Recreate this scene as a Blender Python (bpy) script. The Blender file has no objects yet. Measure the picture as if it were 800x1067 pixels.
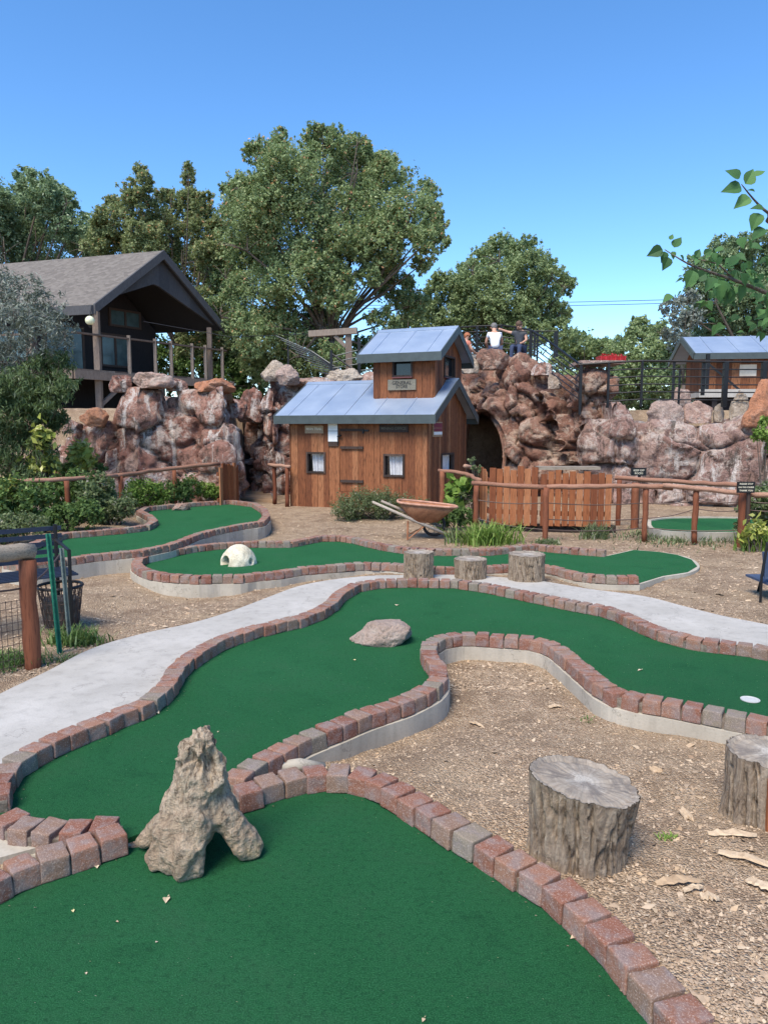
import bpy, bmesh, math, random
import numpy as np
from mathutils import Vector, Matrix, noise
from mathutils.geometry import tessellate_polygon
random.seed(7); RNG = np.random.default_rng(7)
S = bpy.context.scene; COL = S.collection
R = math.radians
# ---------------------------------------------------------------- camera, sky, sun, exposure
H = 1.55; PITCH = R(6.56); FPX = 770.0
cam = bpy.data.objects.new('camera', bpy.data.cameras.new('camera')); COL.objects.link(cam)
cam.location = (0, 0, H); cam.rotation_euler = (R(90)-PITCH, 0, 0)
cam.data.sensor_fit = 'VERTICAL'; cam.data.sensor_height = 36; cam.data.lens = 36*FPX/1067
cam.data.clip_start = 0.05; cam.data.clip_end = 3000
S.camera = cam
SUN_EL, SUN_AZ = 55, -150          # azimuth clockwise from +Y
W = bpy.data.worlds.new('World'); S.world = W; W.use_nodes = True
wn = W.node_tree.nodes; wl = W.node_tree.links
sky = wn.new('ShaderNodeTexSky'); sky.sky_type = 'NISHITA'; sky.sun_disc = False
sky.sun_elevation = R(SUN_EL); sky.sun_rotation = R(SUN_AZ); sky.altitude = 1500
sky.air_density = 1.0; sky.dust_density = 0.3; sky.ozone_density = 3.0
hs = wn.new('ShaderNodeHueSaturation'); hs.inputs['Saturation'].default_value = 1.2; hs.inputs['Value'].default_value = 0.97
wl.new(sky.outputs[0], hs.inputs['Color']); wl.new(hs.outputs[0], wn['Background'].inputs[0]); wn['Background'].inputs[1].default_value = 0.145
sd = bpy.data.lights.new('sun', 'SUN'); sd.energy = 2.9; sd.angle = R(30); sd.color = (1.0, .91, .78)
sun = bpy.data.objects.new('sun', sd); COL.objects.link(sun)
sdir = Vector((math.sin(R(SUN_AZ))*math.cos(R(SUN_EL)), math.cos(R(SUN_AZ))*math.cos(R(SUN_EL)), math.sin(R(SUN_EL))))
sun.rotation_euler = sdir.to_track_quat('Z', 'Y').to_euler(); sun.location = (0, 0, 30)
S.view_settings.view_transform = 'Standard'; S.view_settings.look = 'None'
S.view_settings.exposure = 1.0; S.view_settings.gamma = 1
S.render.engine = 'CYCLES'
# ---------------------------------------------------------------- helpers
_c, _s = math.cos(PITCH), math.sin(PITCH)
def _d(px, py):
    u = (px-400)/FPX; v = (533.5-py)/FPX
    return (u, _c+v*_s, -_s+v*_c)
def P(px, py, z=0.0):
    d = _d(px, py); t = (z-H)/d[2]; return Vector((d[0]*t, d[1]*t, z))
def Q(px, py, D):
    d = _d(px, py); t = D/d[1]; return Vector((d[0]*t, D, H+d[2]*t))
class MB:
    def __init__(s): s.v = []; s.f = []; s.a = []; s.smooth = False
    def face(s, pts, a=0.5):
        b = len(s.v); s.v += [tuple(p) for p in pts]; s.f.append(tuple(range(b, b+len(pts)))); s.a.append(a)
    def mesh(s, vs, fs, a=0.5):
        b = len(s.v); s.v += [tuple(p) for p in vs]; s.f += [tuple(i+b for i in f) for f in fs]; s.a += [a]*len(fs)
    def box(s, c, size, rz=0, a=0.5, m=None):
        x, y, z = size[0]/2, size[1]/2, size[2]/2
        M = m if m is not None else Matrix.Rotation(rz, 3, 'Z')
        c = Vector(c)
        vs = [c+M@Vector((i*x, j*y, k*z)) for k in (-1, 1) for j in (-1, 1) for i in (-1, 1)]
        s.mesh(vs, [(0, 2, 3, 1), (4, 5, 7, 6), (0, 1, 5, 4), (2, 6, 7, 3), (0, 4, 6, 2), (1, 3, 7, 5)], a)
    def hexa(s, b4, t4, a=0.5):   # bottom and top rings of n corners (ccw from above)
        n = len(b4)
        fs = [tuple(range(n))[::-1], tuple(range(n, 2*n))]+[(i, (i+1) % n, n+(i+1) % n, n+i) for i in range(n)]
        s.mesh(list(b4)+list(t4), fs, a)
    def beam(s, p, q, w, h, a=0.5, up=(0, 0, 1)):
        p, q = Vector(p), Vector(q); d = q-p; L = d.length
        if L < 1e-5: return
        d /= L; sd_ = d.cross(Vector(up))
        if sd_.length < 1e-4: sd_ = d.cross(Vector((1, 0, 0)))
        sd_.normalize(); u = sd_.cross(d)
        M = Matrix((d, sd_, u)).transposed()
        s.box((p+q)/2, (L, w, h), a=a, m=M)
    def tube(s, pts, rs, n=8, a=0.5, jit=0.0, cap=True):
        pts = [Vector(p) for p in pts]
        if not hasattr(rs, '__len__'): rs = [rs]*len(pts)
        prev = None; rings = []
        for i, p in enumerate(pts):
            t = (pts[min(i+1, len(pts)-1)]-pts[max(i-1, 0)])
            t = t.normalized() if t.length > 1e-9 else Vector((0, 0, 1))
            if prev is None:
                x = t.cross(Vector((0, 0, 1)));
                if x.length < .05: x = t.cross(Vector((0, 1, 0)))
                x.normalize()
            else:
                x = prev - t*prev.dot(t); x.normalize()
            prev = x; y = t.cross(x)
            ring = []
            for k in range(n):
                ang = 2*math.pi*k/n; r = rs[i]*(1+random.uniform(-jit, jit))
                ring.append(p+x*math.cos(ang)*r+y*math.sin(ang)*r)
            rings.append(ring)
        vs = [v for r in rings for v in r]; m = len(pts)
        fs = [(i*n+k, i*n+(k+1) % n, (i+1)*n+(k+1) % n, (i+1)*n+k) for i in range(m-1) for k in range(n)]
        if cap: fs += [tuple(range(n))[::-1], tuple((m-1)*n+k for k in range(n))]
        s.mesh(vs, fs, a)
    def build(s, name, mat, parent=None, smooth=False, base=None):
        off = Vector((0, 0, 0))
        if parent is not None:
            off = world_loc(parent)
        elif base is not None: off = Vector(base)
        me = bpy.data.meshes.new(name)
        me.from_pydata([(v[0]-off.x, v[1]-off.y, v[2]-off.z) for v in s.v], [], s.f)
        at = me.attributes.new('v', 'FLOAT', 'FACE'); at.data.foreach_set('value', np.array(s.a, dtype=np.float32))
        if smooth: me.polygons.foreach_set('use_smooth', [True]*len(me.polygons))
        me.update()
        o = bpy.data.objects.new(name, me); COL.objects.link(o)
        if mat: me.materials.append(mat)
        if parent is not None: o.parent = parent
        else: o.location = off
        return o
def world_loc(o):
    l = Vector((0, 0, 0))
    while o is not None: l += o.location; o = o.parent
    return l
def tag(o, label, cat, group=None):
    o['label'] = label; o['category'] = cat
    if group: o['group'] = group
    return o
def thing(name, label, cat, loc, group=None):
    o = bpy.data.objects.new(name, None); COL.objects.link(o); o.location = loc; o.empty_display_size = .2
    return tag(o, label, cat, group)
def npmesh(name, V, F, attr, mat, parent=None, smooth=False, dom='FACE', extra=None):
    off = np.array(world_loc(parent)) if parent is not None else np.zeros(3)
    me = bpy.data.meshes.new(name); V = np.asarray(V, dtype=np.float64)-off; F = np.asarray(F, dtype=np.int32)
    k = F.shape[1]
    me.vertices.add(len(V)); me.vertices.foreach_set('co', V.astype(np.float32).ravel())
    me.loops.add(F.size); me.loops.foreach_set('vertex_index', F.ravel())
    me.polygons.add(len(F)); me.polygons.foreach_set('loop_start', np.arange(0, F.size, k, dtype=np.int32))
    try: me.polygons.foreach_set('loop_total', np.full(len(F), k, dtype=np.int32))
    except Exception: pass
    if smooth: me.polygons.foreach_set('use_smooth', np.ones(len(F), dtype=bool))
    at = me.attributes.new('v', 'FLOAT', dom); at.data.foreach_set('value', np.asarray(attr, dtype=np.float32))
    for kx, val in (extra or {}).items():
        a2 = me.attributes.new(kx, 'FLOAT', 'POINT'); a2.data.foreach_set('value', np.asarray(val, dtype=np.float32))
    me.update(calc_edges=True)
    o = bpy.data.objects.new(name, me); COL.objects.link(o)
    if mat: me.materials.append(mat)
    if parent is not None: o.parent = parent
    return o
def vn(x, y, z=0.0, sc=1.0): return noise.noise(Vector((x*sc, y*sc, z*sc)))
def vnoise(Pn, sc, seed=0, octv=3):
    """cheap vectorised value noise, -1..1"""
    out = np.zeros(len(Pn)); amp = 1.0; tot = 0
    for o in range(octv):
        q = Pn*sc*(2**o)+seed*17.3+o*5.7; i = np.floor(q).astype(np.int64); f = q-i; f = f*f*(3-2*f)
        def h(a):
            n = (a[:, 0]*73856093) ^ (a[:, 1]*19349663) ^ (a[:, 2]*83492791) ^ (seed*2654435)
            n = (n ^ (n >> 13))*1274126177; n = n ^ (n >> 16)
            return (n & 0xffff)/32767.5-1
        r = 0
        for dx in (0, 1):
            for dy in (0, 1):
                for dz in (0, 1):
                    w = (f[:, 0] if dx else 1-f[:, 0])*(f[:, 1] if dy else 1-f[:, 1])*(f[:, 2] if dz else 1-f[:, 2])
                    r = r+w*h(i+np.array([dx, dy, dz]))
        out += amp*r; tot += amp; amp *= .5
    return out/tot
# ---------------------------------------------------------------- materials
class NT:
    def __init__(s, name):
        s.m = bpy.data.materials.new(name); s.m.use_nodes = True; s.t = s.m.node_tree; s.n = s.t.nodes; s.l = s.t.links
        s.b = s.n['Principled BSDF']; s._co = None
    def co(s, kind='Object', scale=(1, 1, 1)):
        if s._co is None: s._co = s.n.new('ShaderNodeTexCoord')
        mp = s.n.new('ShaderNodeMapping'); mp.inputs['Scale'].default_value = scale
        s.l.new(s._co.outputs[kind], mp.inputs[0]); return mp.outputs[0]
    def noise(s, vec, sc, det=4, rough=.55, dist=0):
        n = s.n.new('ShaderNodeTexNoise'); n.inputs['Scale'].default_value = sc; n.inputs['Detail'].default_value = det
        n.inputs['Roughness'].default_value = rough; n.inputs['Distortion'].default_value = dist
        if vec is not None: s.l.new(vec, n.inputs['Vector'])
        return n.outputs['Fac']
    def voro(s, vec, sc, feat='F1', out='Distance'):
        n = s.n.new('ShaderNodeTexVoronoi'); n.inputs['Scale'].default_value = sc; n.feature = feat
        s.l.new(vec, n.inputs['Vector']); return n.outputs[out]
    def ramp(s, fac, stops, interp='LINEAR'):
        r = s.n.new('ShaderNodeValToRGB'); e = r.color_ramp; e.interpolation = interp
        while len(e.elements) < len(stops): e.elements.new(.5)
        for k, (p, c) in enumerate(stops):
            e.elements[k].position = p; e.elements[k].color = (*c, 1) if hasattr(c, '__len__') else (c, c, c, 1)
        s.l.new(fac, r.inputs[0]); return r.outputs[0]
    def mix(s, fac, a, b, mode='MIX'):
        m = s.n.new('ShaderNodeMix'); m.data_type = 'RGBA'; m.blend_type = mode
        for i, v in ((0, fac), (6, a), (7, b)):
            if isinstance(v, (int, float)): m.inputs[i].default_value = v if i == 0 else (v, v, v, 1)
            elif isinstance(v, tuple): m.inputs[i].default_value = (*v, 1)
            else: s.l.new(v, m.inputs[i])
        return m.outputs[2]
    def math(s, op, a, b=0.0, clamp=False):
        m = s.n.new('ShaderNodeMath'); m.operation = op; m.use_clamp = clamp
        for i, v in ((0, a), (1, b)):
            if isinstance(v, (int, float)): m.inputs[i].default_value = v
            else: s.l.new(v, m.inputs[i])
        return m.outputs[0]
    def attr(s, name='v'):
        a = s.n.new('ShaderNodeAttribute'); a.attribute_name = name; return a.outputs['Fac']
    def out(s, col=None, rough=.8, bump=None, bs=.3, bd=.02, metal=0, spec=None):
        if col is not None:
            if isinstance(col, tuple): s.b.inputs['Base Color'].default_value = (*col, 1)
            else: s.l.new(col, s.b.inputs['Base Color'])
        if isinstance(rough, (int, float)): s.b.inputs['Roughness'].default_value = rough
        else: s.l.new(rough, s.b.inputs['Roughness'])
        s.b.inputs['Metallic'].default_value = metal
        if spec is not None: s.b.inputs['Specular IOR Level'].default_value = spec
        if bump is not None:
            b = s.n.new('ShaderNodeBump'); b.inputs['Strength'].default_value = bs; b.inputs['Distance'].default_value = bd
            s.l.new(bump, b.inputs['Height']); s.l.new(b.outputs[0], s.b.inputs['Normal'])
        return s.m
def simple(name, c, rough=.6, metal=0, var=.15, sc=8, bs=.2, bd=.005):
    t = NT(name); v = t.co(); n = t.noise(v, sc, 5)
    lo = tuple(x*(1-var) for x in c); hi = tuple(min(1, x*(1+var)) for x in c)
    return t.out(t.ramp(n, [(.3, lo), (.7, hi)]), rough, t.noise(v, sc*6, 3), bs, bd, metal)
M = {}
# turf
t = NT('turf'); v = t.co(); n1 = t.noise(v, 1.3, 5); n2 = t.noise(v, 210, 3, .8); n3 = t.noise(v, 48, 4, .75)
c = t.ramp(n1, [(.3, (.010, .088, .027)), (.7, (.017, .115, .039))])
c = t.mix(t.ramp(n2, [(.44, 0.0), (.64, 1.0)]), c, (.042, .180, .074))
c = t.mix(t.ramp(n3, [(.36, .35), (.5, 0.0)]), c, (.003, .030, .014)); n6 = t.noise(v, 3.5, 6, .7, .4); c = t.mix(t.math('MULTIPLY', t.ramp(n6, [(.5, 0.0), (.72, 1.0)]), .22), c, (.055, .11, .065)); c = t.mix(t.math('MULTIPLY', t.ramp(n6, [(.3, 1.0), (.45, 0.0)]), .3), c, (.004, .040, .018))
c = t.mix(t.math('MULTIPLY', t.ramp(t.noise(v, 420, 1), [(.72, 0.0), (.78, 1.0)]), .5), c, (.2, .33, .24))
M['turf'] = t.out(c, .95, t.math('ADD', n2, t.math('MULTIPLY', n3, .6)), 1.0, .010, spec=.12)
# concrete
def concrete(name, a, b, stain=.35):
    t = NT(name); v = t.co(); n = t.noise(v, 2.2, 7, .65); f = t.noise(v, 90, 3); s_ = t.noise(t.co(scale=(9, 9, 1.2)), 1.5, 5)
    c = t.ramp(n, [(.3, a), (.7, b)]); c = t.mix(t.math('MULTIPLY', t.ramp(s_, [(.5, 0.0), (.75, 1.0)]), stain), c, tuple(x*.55 for x in a))
    c = t.mix(t.ramp(f, [(.3, .25), (.5, 0.0)]), c, tuple(x*.7 for x in a))
    k = t.noise(v, 1.1, 3, .5, .3); rd = t.math('ABSOLUTE', t.math('SUBTRACT', t.noise(v, .8, 8, .62), .5))
    c = t.mix(t.math('MULTIPLY', t.ramp(rd, [(.0, 1.0), (.004, 0.0)]), .45), c, tuple(x*.35 for x in a))
    return t.out(c, .9, t.math('ADD', f, n), .35, .004, spec=.2)
M['concrete'] = concrete('curb_concrete', (.36, .32, .255), (.52, .47, .385))
M['path'] = concrete('path_concrete', (.36, .34, .305), (.48, .455, .415), .35)
# bricks (colour per brick)
t = NT('brick'); v = t.co(); oi = t.n.new('ShaderNodeObjectInfo')
rnd = t.math('FRACT', t.math('ADD', oi.outputs['Random'], t.attr()))
base = t.ramp(rnd, [(0, (.24, .095, .072)), (.16, (.29, .145, .11)), (.32, (.20, .07, .052)), (.46, (.24, .15, .125)), (.60, (.25, .11, .085)), (.74, (.20, .175, .155)), (.82, (.29, .14, .11)), (.93, (.24, .205, .18))], 'CONSTANT')
base = t.mix(.14, base, (.17, .14, .10)); base = t.mix(1.0, base, (1.0, .97, .84), 'MULTIPLY')
off = t.n.new('ShaderNodeVectorMath'); off.operation = 'ADD'; t.l.new(v, off.inputs[0]); t.l.new(oi.outputs['Location'], off.inputs[1])
n1 = t.noise(off.outputs[0], 14, 4, .6); n2 = t.noise(off.outputs[0], 190, 3, .8); n3 = t.noise(off.outputs[0], 42, 4, .7)
c = t.mix(t.math('MULTIPLY', t.ramp(n1, [(.45, 0.0), (.62, 1.0)]), .65), base, (.24, .20, .19))
c = t.mix(t.ramp(n2, [(.54, 0.0), (.66, .8)]), c, (.48, .38, .32))
c = t.mix(t.ramp(n2, [(.3, .55), (.42, 0.0)]), c, (.10, .055, .05))
c = t.mix(t.ramp(n3, [(.62, 0.0), (.75, .5)]), c, (.42, .37, .33))
M['brick'] = t.out(c, .92, t.math('ADD', n2, t.math('MULTIPLY', n3, 1.5)), .6, .005, spec=.2)
# ground
t = NT('gravel'); v = t.co(); n1 = t.noise(v, .9, 6, .6); n2 = t.noise(v, 9, 5, .65)
vor = t.voro(v, 115, out='Color'); vd = t.voro(v, 115); sep = t.n.new('ShaderNodeSeparateColor'); t.l.new(vor, sep.inputs[0])
c = t.ramp(sep.outputs[0], [(.0, (.20, .14, .095)), (.25, (.38, .285, .20)), (.5, (.49, .37, .265)), (.72, (.44, .30, .205)), (.88, (.58, .47, .35)), (1, (.58, .48, .38))])
c = t.mix(t.ramp(n2, [(.38, .6), (.6, 0.0)]), c, (.24, .165, .11))
c = t.mix(t.ramp(n1, [(.45, 0.0), (.7, .55)]), c, (.50, .385, .26))
n7 = t.noise(v, 2.3, 7, .7, .5); c = t.mix(t.math('MULTIPLY', t.ramp(n7, [(.5, 0.0), (.62, 1.0)]), .55), c, (.20, .135, .09)); c = t.mix(1.0, c, (1.0, .97, .91), 'MULTIPLY')
h = t.math('SUBTRACT', t.math('MULTIPLY', n2, 1.2), t.math('MULTIPLY', vd, 1.6))
M['gravel'] = t.out(c, .95, h, .8, .014, spec=.2)
# rock
def rock(name, stops, lime=.5, limc=(.50, .42, .36), streak=False, dark=(.05, .035, .03), dk=1.0, gain=1.0):
    stops = [(p_, tuple(min(.8, x*gain) for x in c_)) for p_, c_ in stops]
    t = NT(name); v = t.co(); n1 = t.noise(v, 1.6, 7, .65, .4); n2 = t.noise(v, 7, 7, .7, .3); n3 = t.noise(v, 30, 5, .7)
    f = t.math('ADD', t.math('MULTIPLY', t.attr('v'), .55), t.math('MULTIPLY', n1, .45))
    c = t.ramp(f, stops)
    n4 = t.noise(v, 3.2, 8, .75, .8); c = t.mix(t.ramp(n4, [(.40, .8*dk), (.47, 0.0)]), c, tuple(x*1.5 for x in dark)); c = t.mix(t.ramp(n2, [(.38, .85*dk), (.47, 0.0)]), c, dark)
    c = t.mix(t.math('MULTIPLY', t.ramp(t.noise(v, 2.6, 9, .78, .5), [(.5, 0.0), (.58, 1.0)]), lime), c, limc)
    if streak:
        s_ = t.noise(t.co(scale=(3.2, 3.2, .35)), 1.3, 6, .7, .5)
        c = t.mix(t.math('MULTIPLY', t.ramp(s_, [(.54, 0.0), (.60, 1.0)]), .8), c, (.66, .60, .55))
        s2 = t.noise(t.co(scale=(2.7, 2.7, .4)), 1.9, 6, .7, .5)
        c = t.mix(t.math('MULTIPLY', t.ramp(s2, [(.57, 0.0), (.63, 1.0)]), .75), c, (.05, .038, .03))
    c = t.mix(t.ramp(n3, [(.3, .45), (.5, 0.0)]), c, dark)
    hh = t.math('ADD', t.math('ADD', n2, t.math('MULTIPLY', n3, .6)), n4)
    return t.out(c, .9, hh, 1.0, .07, spec=.25)
ST1 = [(.1, (.14, .065, .05)), (.3, (.26, .12, .085)), (.45, (.33, .185, .14)), (.6, (.22, .10, .075)), (.75, (.40, .26, .20)), (.9, (.30, .13, .08))]
ST2 = [(.1, (.16, .10, .08)), (.35, (.26, .155, .125)), (.5, (.34, .23, .19)), (.65, (.20, .12, .10)), (.85, (.32, .19, .13))]
M['rock_left'] = rock('rock_left', ST1, .7, (.62, .52, .45), True, gain=1.2, dk=.8)
M['rock_mount'] = rock('rock_mount', [(.1, (.14, .068, .048)), (.3, (.25, .125, .085)), (.5, (.31, .175, .125)), (.65, (.20, .095, .066)), (.85, (.36, .22, .155))], .7, (.58, .45, .35), gain=1.15, dk=.8)
M['rock_right'] = rock('rock_right', ST2, .75, (.62, .52, .45), True, gain=1.35, dk=.8)
M['rock_top'] = rock('rock_top', [(.1, (.30, .21, .17)), (.4, (.42, .31, .26)), (.7, (.36, .22, .17)), (.9, (.50, .40, .34))], .6, (.60, .52, .45), gain=1.2, dk=.4)
M['rock_orange'] = rock('rock_orange', [(.1, (.36, .15, .08)), (.5, (.50, .22, .12)), (.9, (.56, .30, .18))], .25, gain=1.1, dk=.4)
M['rock_pale'] = rock('rock_pale', [(.1, (.42, .34, .26)), (.5, (.55, .46, .36)), (.9, (.36, .26, .20))], .5, (.64, .56, .47), dark=(.2, .14, .1), dk=.5)
M['rock_pink'] = rock('rock_pink', [(.1, (.50, .38, .31)), (.5, (.56, .44, .36)), (.9, (.48, .34, .27))], .4, (.62, .54, .46), dark=(.22, .14, .1), dk=.25)
# wood
def wood(name, stops, axis='Z', rough=.75, grain=.5, knots=True):
    t = NT(name); sc = {'Z': (14, 14, .9), 'X': (.9, 14, 14), 'Y': (14, .9, 14), 'N': (6, 6, 6)}[axis]
    v = t.co(scale=sc); g = t.noise(v, 2.2, 6, .65, .6); g2 = t.noise(v, 9, 3, .6)
    f = t.math('ADD', t.math('MULTIPLY', t.attr(), .6), t.math('MULTIPLY', g, .4))
    c = t.ramp(f, stops); d = tuple(x*.35 for x in stops[0][1])
    c = t.mix(t.math('MULTIPLY', t.ramp(g2, [(.36, 1.0), (.5, 0.0)]), grain), c, d)
    w = t.noise(t.co(scale=(1, 1, 1)), 2.5, 6, .65)
    c = t.mix(t.ramp(w, [(.55, 0.0), (.8, .55)]), c, tuple(x*.4 for x in stops[len(stops)//2][1]))
    return t.out(c, rough, t.math('ADD', g, g2), .45, .006, spec=.25)
M['cabin'] = wood('cabin_boards', [(.15, (.085, .030, .016)), (.4, (.19, .068, .030)), (.6, (.27, .10, .042)), (.85, (.40, .18, .085))], grain=.75)
M['cabin_side'] = M['cabin']
M['picket'] = wood('picket_boards', [(.15, (.15, .045, .02)), (.45, (.32, .11, .042)), (.8, (.42, .19, .09))])
M['post'] = wood('stained_post', [(.2, (.11, .036, .02)), (.5, (.20, .066, .032)), (.85, (.30, .13, .07))])
M['rail'] = wood('weathered_rail', [(.2, (.22, .10, .062)), (.5, (.33, .17, .11)), (.85, (.46, .29, .21))], 'X')
M['greylog'] = wood('grey_log', [(.2, (.17, .135, .10)), (.5, (.29, .24, .185)), (.85, (.40, .34, .28))], 'X')
M['timber'] = wood('deck_timber', [(.2, (.10, .07, .055)), (.5, (.19, .14, .11)), (.85, (.30, .24, .19))])
M['darkwood'] = wood('dark_frame', [(.2, (.035, .024, .02)), (.8, (.09, .06, .048))])
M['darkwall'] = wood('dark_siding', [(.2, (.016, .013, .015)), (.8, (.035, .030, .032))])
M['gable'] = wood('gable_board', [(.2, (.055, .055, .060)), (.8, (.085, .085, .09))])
M['signwood'] = wood('sign_wood', [(.2, (.15, .14, .11)), (.8, (.26, .235, .185))], 'X')
M['signtan'] = wood('sign_tan', [(.2, (.34, .22, .13)), (.8, (.48, .34, .22))], 'X')
M['handle'] = wood('barrow_handle', [(.2, (.26, .21, .17)), (.8, (.46, .39, .32))], 'X')
M['chip'] = wood('wood_chip', [(.1, (.22, .14, .09)), (.5, (.48, .34, .21)), (.9, (.66, .52, .36))], 'N', grain=.25)
M['litter'] = wood('litter', [(.05, (.17, .12, .08)), (.35, (.36, .27, .185)), (.6, (.46, .33, .22)), (.8, (.56, .44, .31)), (1, (.62, .53, .40))], 'N', grain=.1)
# bark
t = NT('bark'); v = t.co(scale=(1, 1, .36)); n = t.noise(v, 26, 7, .72, 1.3); n2 = t.noise(t.co(), 70, 4)
c = t.ramp(n, [(.33, (.07, .05, .035)), (.43, (.21, .155, .11)), (.6, (.33, .26, .19)), (.78, (.45, .37, .285))])
c = t.mix(t.ramp(n2, [(.3, .4), (.5, 0.0)]), c, (.10, .08, .06))
M['bark'] = t.out(c, .95, t.math('ADD', n, t.math('MULTIPLY', n2, .3)), .8, .02, spec=.15)
M['trunk'] = simple('trunk_bark', (.12, .095, .075), .95, var=.4, sc=6, bs=.8, bd=.03)
# cut end: radial cracks and rings
t = NT('cut_end'); v = t.co(); sx = t.n.new('ShaderNodeSeparateXYZ'); t.l.new(v, sx.inputs[0])
ang = t.math('ARCTAN2', sx.outputs[1], sx.outputs[0]); rad = t.math('SQRT', t.math('ADD', t.math('POWER', sx.outputs[0], 2), t.math('POWER', sx.outputs[1], 2)))
cx = t.n.new('ShaderNodeCombineXYZ'); t.l.new(t.math('MULTIPLY', ang, 3.5), cx.inputs[0]); t.l.new(t.math('MULTIPLY', rad, 3), cx.inputs[1])
rays = t.noise(cx.outputs[0], 3.5, 5, .7)
cy = t.n.new('ShaderNodeCombineXYZ'); t.l.new(t.math('ADD', t.math('MULTIPLY', rad, 60), t.math('MULTIPLY', t.noise(v, 6, 3), 5)), cy.inputs[0])
rings = t.noise(cy.outputs[0], 1.3, 3); blot = t.noise(v, 9, 6, .65, .5)
c = t.ramp(rays, [(.25, (.20, .16, .125)), (.5, (.32, .27, .215)), (.75, (.43, .375, .31))])
cen = t.ramp(t.math('ADD', rad, t.math('MULTIPLY', t.noise(v, 14, 3), .09)), [(.05, .8), (.13, 0.0)]); c = t.mix(cen, c, (.52, .49, .44))
c = t.mix(t.ramp(rings, [(.35, .45), (.55, 0.0)]), c, (.20, .165, .135))
c = t.mix(t.ramp(blot, [(.47, 0.0), (.58, .8)]), c, (.17, .145, .125))
M['cutend'] = t.out(c, .9, t.math('ADD', rays, rings), .6, .006, spec=.2)
# driftwood stump
t = NT('driftwood'); v = t.co(); n = t.noise(v, 7, 6, .65, .4); n2 = t.noise(v, 55, 4, .7)
c = t.ramp(n, [(.3, (.25, .17, .11)), (.45, (.41, .30, .205)), (.58, (.47, .355, .25)), (.72, (.60, .43, .25))])
c = t.mix(t.ramp(t.attr('hz'), [(.15, 0.0), (.6, .6)]), c, (.50, .41, .30))
c = t.mix(t.ramp(n2, [(.32, .6), (.48, 0.0)]), c, (.12, .085, .06))
n5 = t.noise(v, 24, 6, .75, .5); c = t.mix(t.ramp(n5, [(.38, .6), (.46, 0.0)]), c, (.19, .13, .08)); c = t.mix(t.ramp(n5, [(.55, 0.0), (.68, .6)]), c, (.50, .42, .32)); fb = t.noise(t.co(scale=(1, 1, .16)), 60, 5, .7, .8); c = t.mix(t.math('MULTIPLY', t.ramp(fb, [(.40, 1.0), (.50, 0.0)]), t.ramp(t.attr('hz'), [(.2, .25), (.6, .75)])), c, (.12, .08, .05)); M['drift'] = t.out(c, .85, t.math('ADD', n5, n2), 1.0, .02, spec=.25)
def leafmat(name, stops, trans=.42):
    t = NT(name); c = t.ramp(t.attr(), stops)
    t.out(c, .6, spec=.25)
    tr = t.n.new('ShaderNodeBsdfTranslucent'); t.l.new(t.mix(.35, c, (.10, .16, .02)), tr.inputs[0])
    mx = t.n.new('ShaderNodeMixShader'); mx.inputs[0].default_value = trans
    t.l.new(t.b.outputs[0], mx.inputs[1]); t.l.new(tr.outputs[0], mx.inputs[2]); t.l.new(mx.outputs[0], t.n['Material Output'].inputs[0])
    return t.m
M['leaf_cotton'] = leafmat('leaf_cotton', [(0, (0.149, 0.213, 0.096)), (.45, (0.269, 0.357, 0.160)), (.8, (0.430, 0.519, 0.261)), (.93, (0.720, 0.760, 0.441)), (1, (0.791, 0.437, 0.240))])
M['leaf_left'] = leafmat('leaf_left', [(0, (0.137, 0.209, 0.115)), (.5, (0.270, 0.370, 0.199)), (.9, (0.463, 0.576, 0.332)), (1, (0.697, 0.759, 0.516))])
M['leaf_aspen'] = leafmat('leaf_aspen', [(0, (0.150, 0.194, 0.084)), (.45, (0.284, 0.340, 0.150)), (.85, (0.465, 0.480, 0.243)), (.95, (0.728, 0.472, 0.224)), (1, (0.800, 0.408, 0.205))])
M['leaf_light'] = leafmat('leaf_light', [(0, (0.160, 0.221, 0.100)), (.5, (0.295, 0.384, 0.174)), (.9, (0.452, 0.542, 0.281)), (1, (0.619, 0.669, 0.409))])
M['leaf_olive'] = leafmat('leaf_olive', [(0, (0.128, 0.151, 0.120)), (.5, (0.213, 0.244, 0.205)), (1, (0.332, 0.363, 0.316))], .15)
M['leaf_deep'] = leafmat('leaf_deep', [(0, (0.060, 0.106, 0.036)), (.5, (0.119, 0.196, 0.057)), (.85, (0.194, 0.295, 0.085)), (1, (0.344, 0.445, 0.181))])
M['leaf_bright'] = leafmat('leaf_bright', [(0, (0.090, 0.160, 0.025)), (.5, (0.170, 0.280, 0.050)), (1, (0.340, 0.440, 0.120))], .3)
M['leaf_willow'] = leafmat('leaf_willow', [(0, (.07, .115, .05)), (.5, (.12, .18, .075)), (.85, (.19, .25, .12)), (1, (.28, .33, .20))])
M['leaf_yellow'] = leafmat('leaf_yellow', [(0, (0.220, 0.280, 0.050)), (.5, (0.400, 0.420, 0.100)), (1, (0.620, 0.600, 0.260))], .3)
M['leaf_shrub'] = leafmat('leaf_shrub', [(0, (0.084, 0.120, 0.048)), (.5, (0.168, 0.216, 0.096)), (.85, (0.264, 0.312, 0.156)), (1, (0.504, 0.456, 0.360))])
M['leaf_near'] = leafmat('leaf_near', [(0, (0.034, 0.089, 0.034)), (.6, (0.066, 0.162, 0.052)), (1, (0.144, 0.281, 0.089))], .3)
M['leaf_white'] = leafmat('leaf_white', [(0, (0.500, 0.500, 0.420)), (1, (0.800, 0.780, 0.700))], .2)
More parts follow.
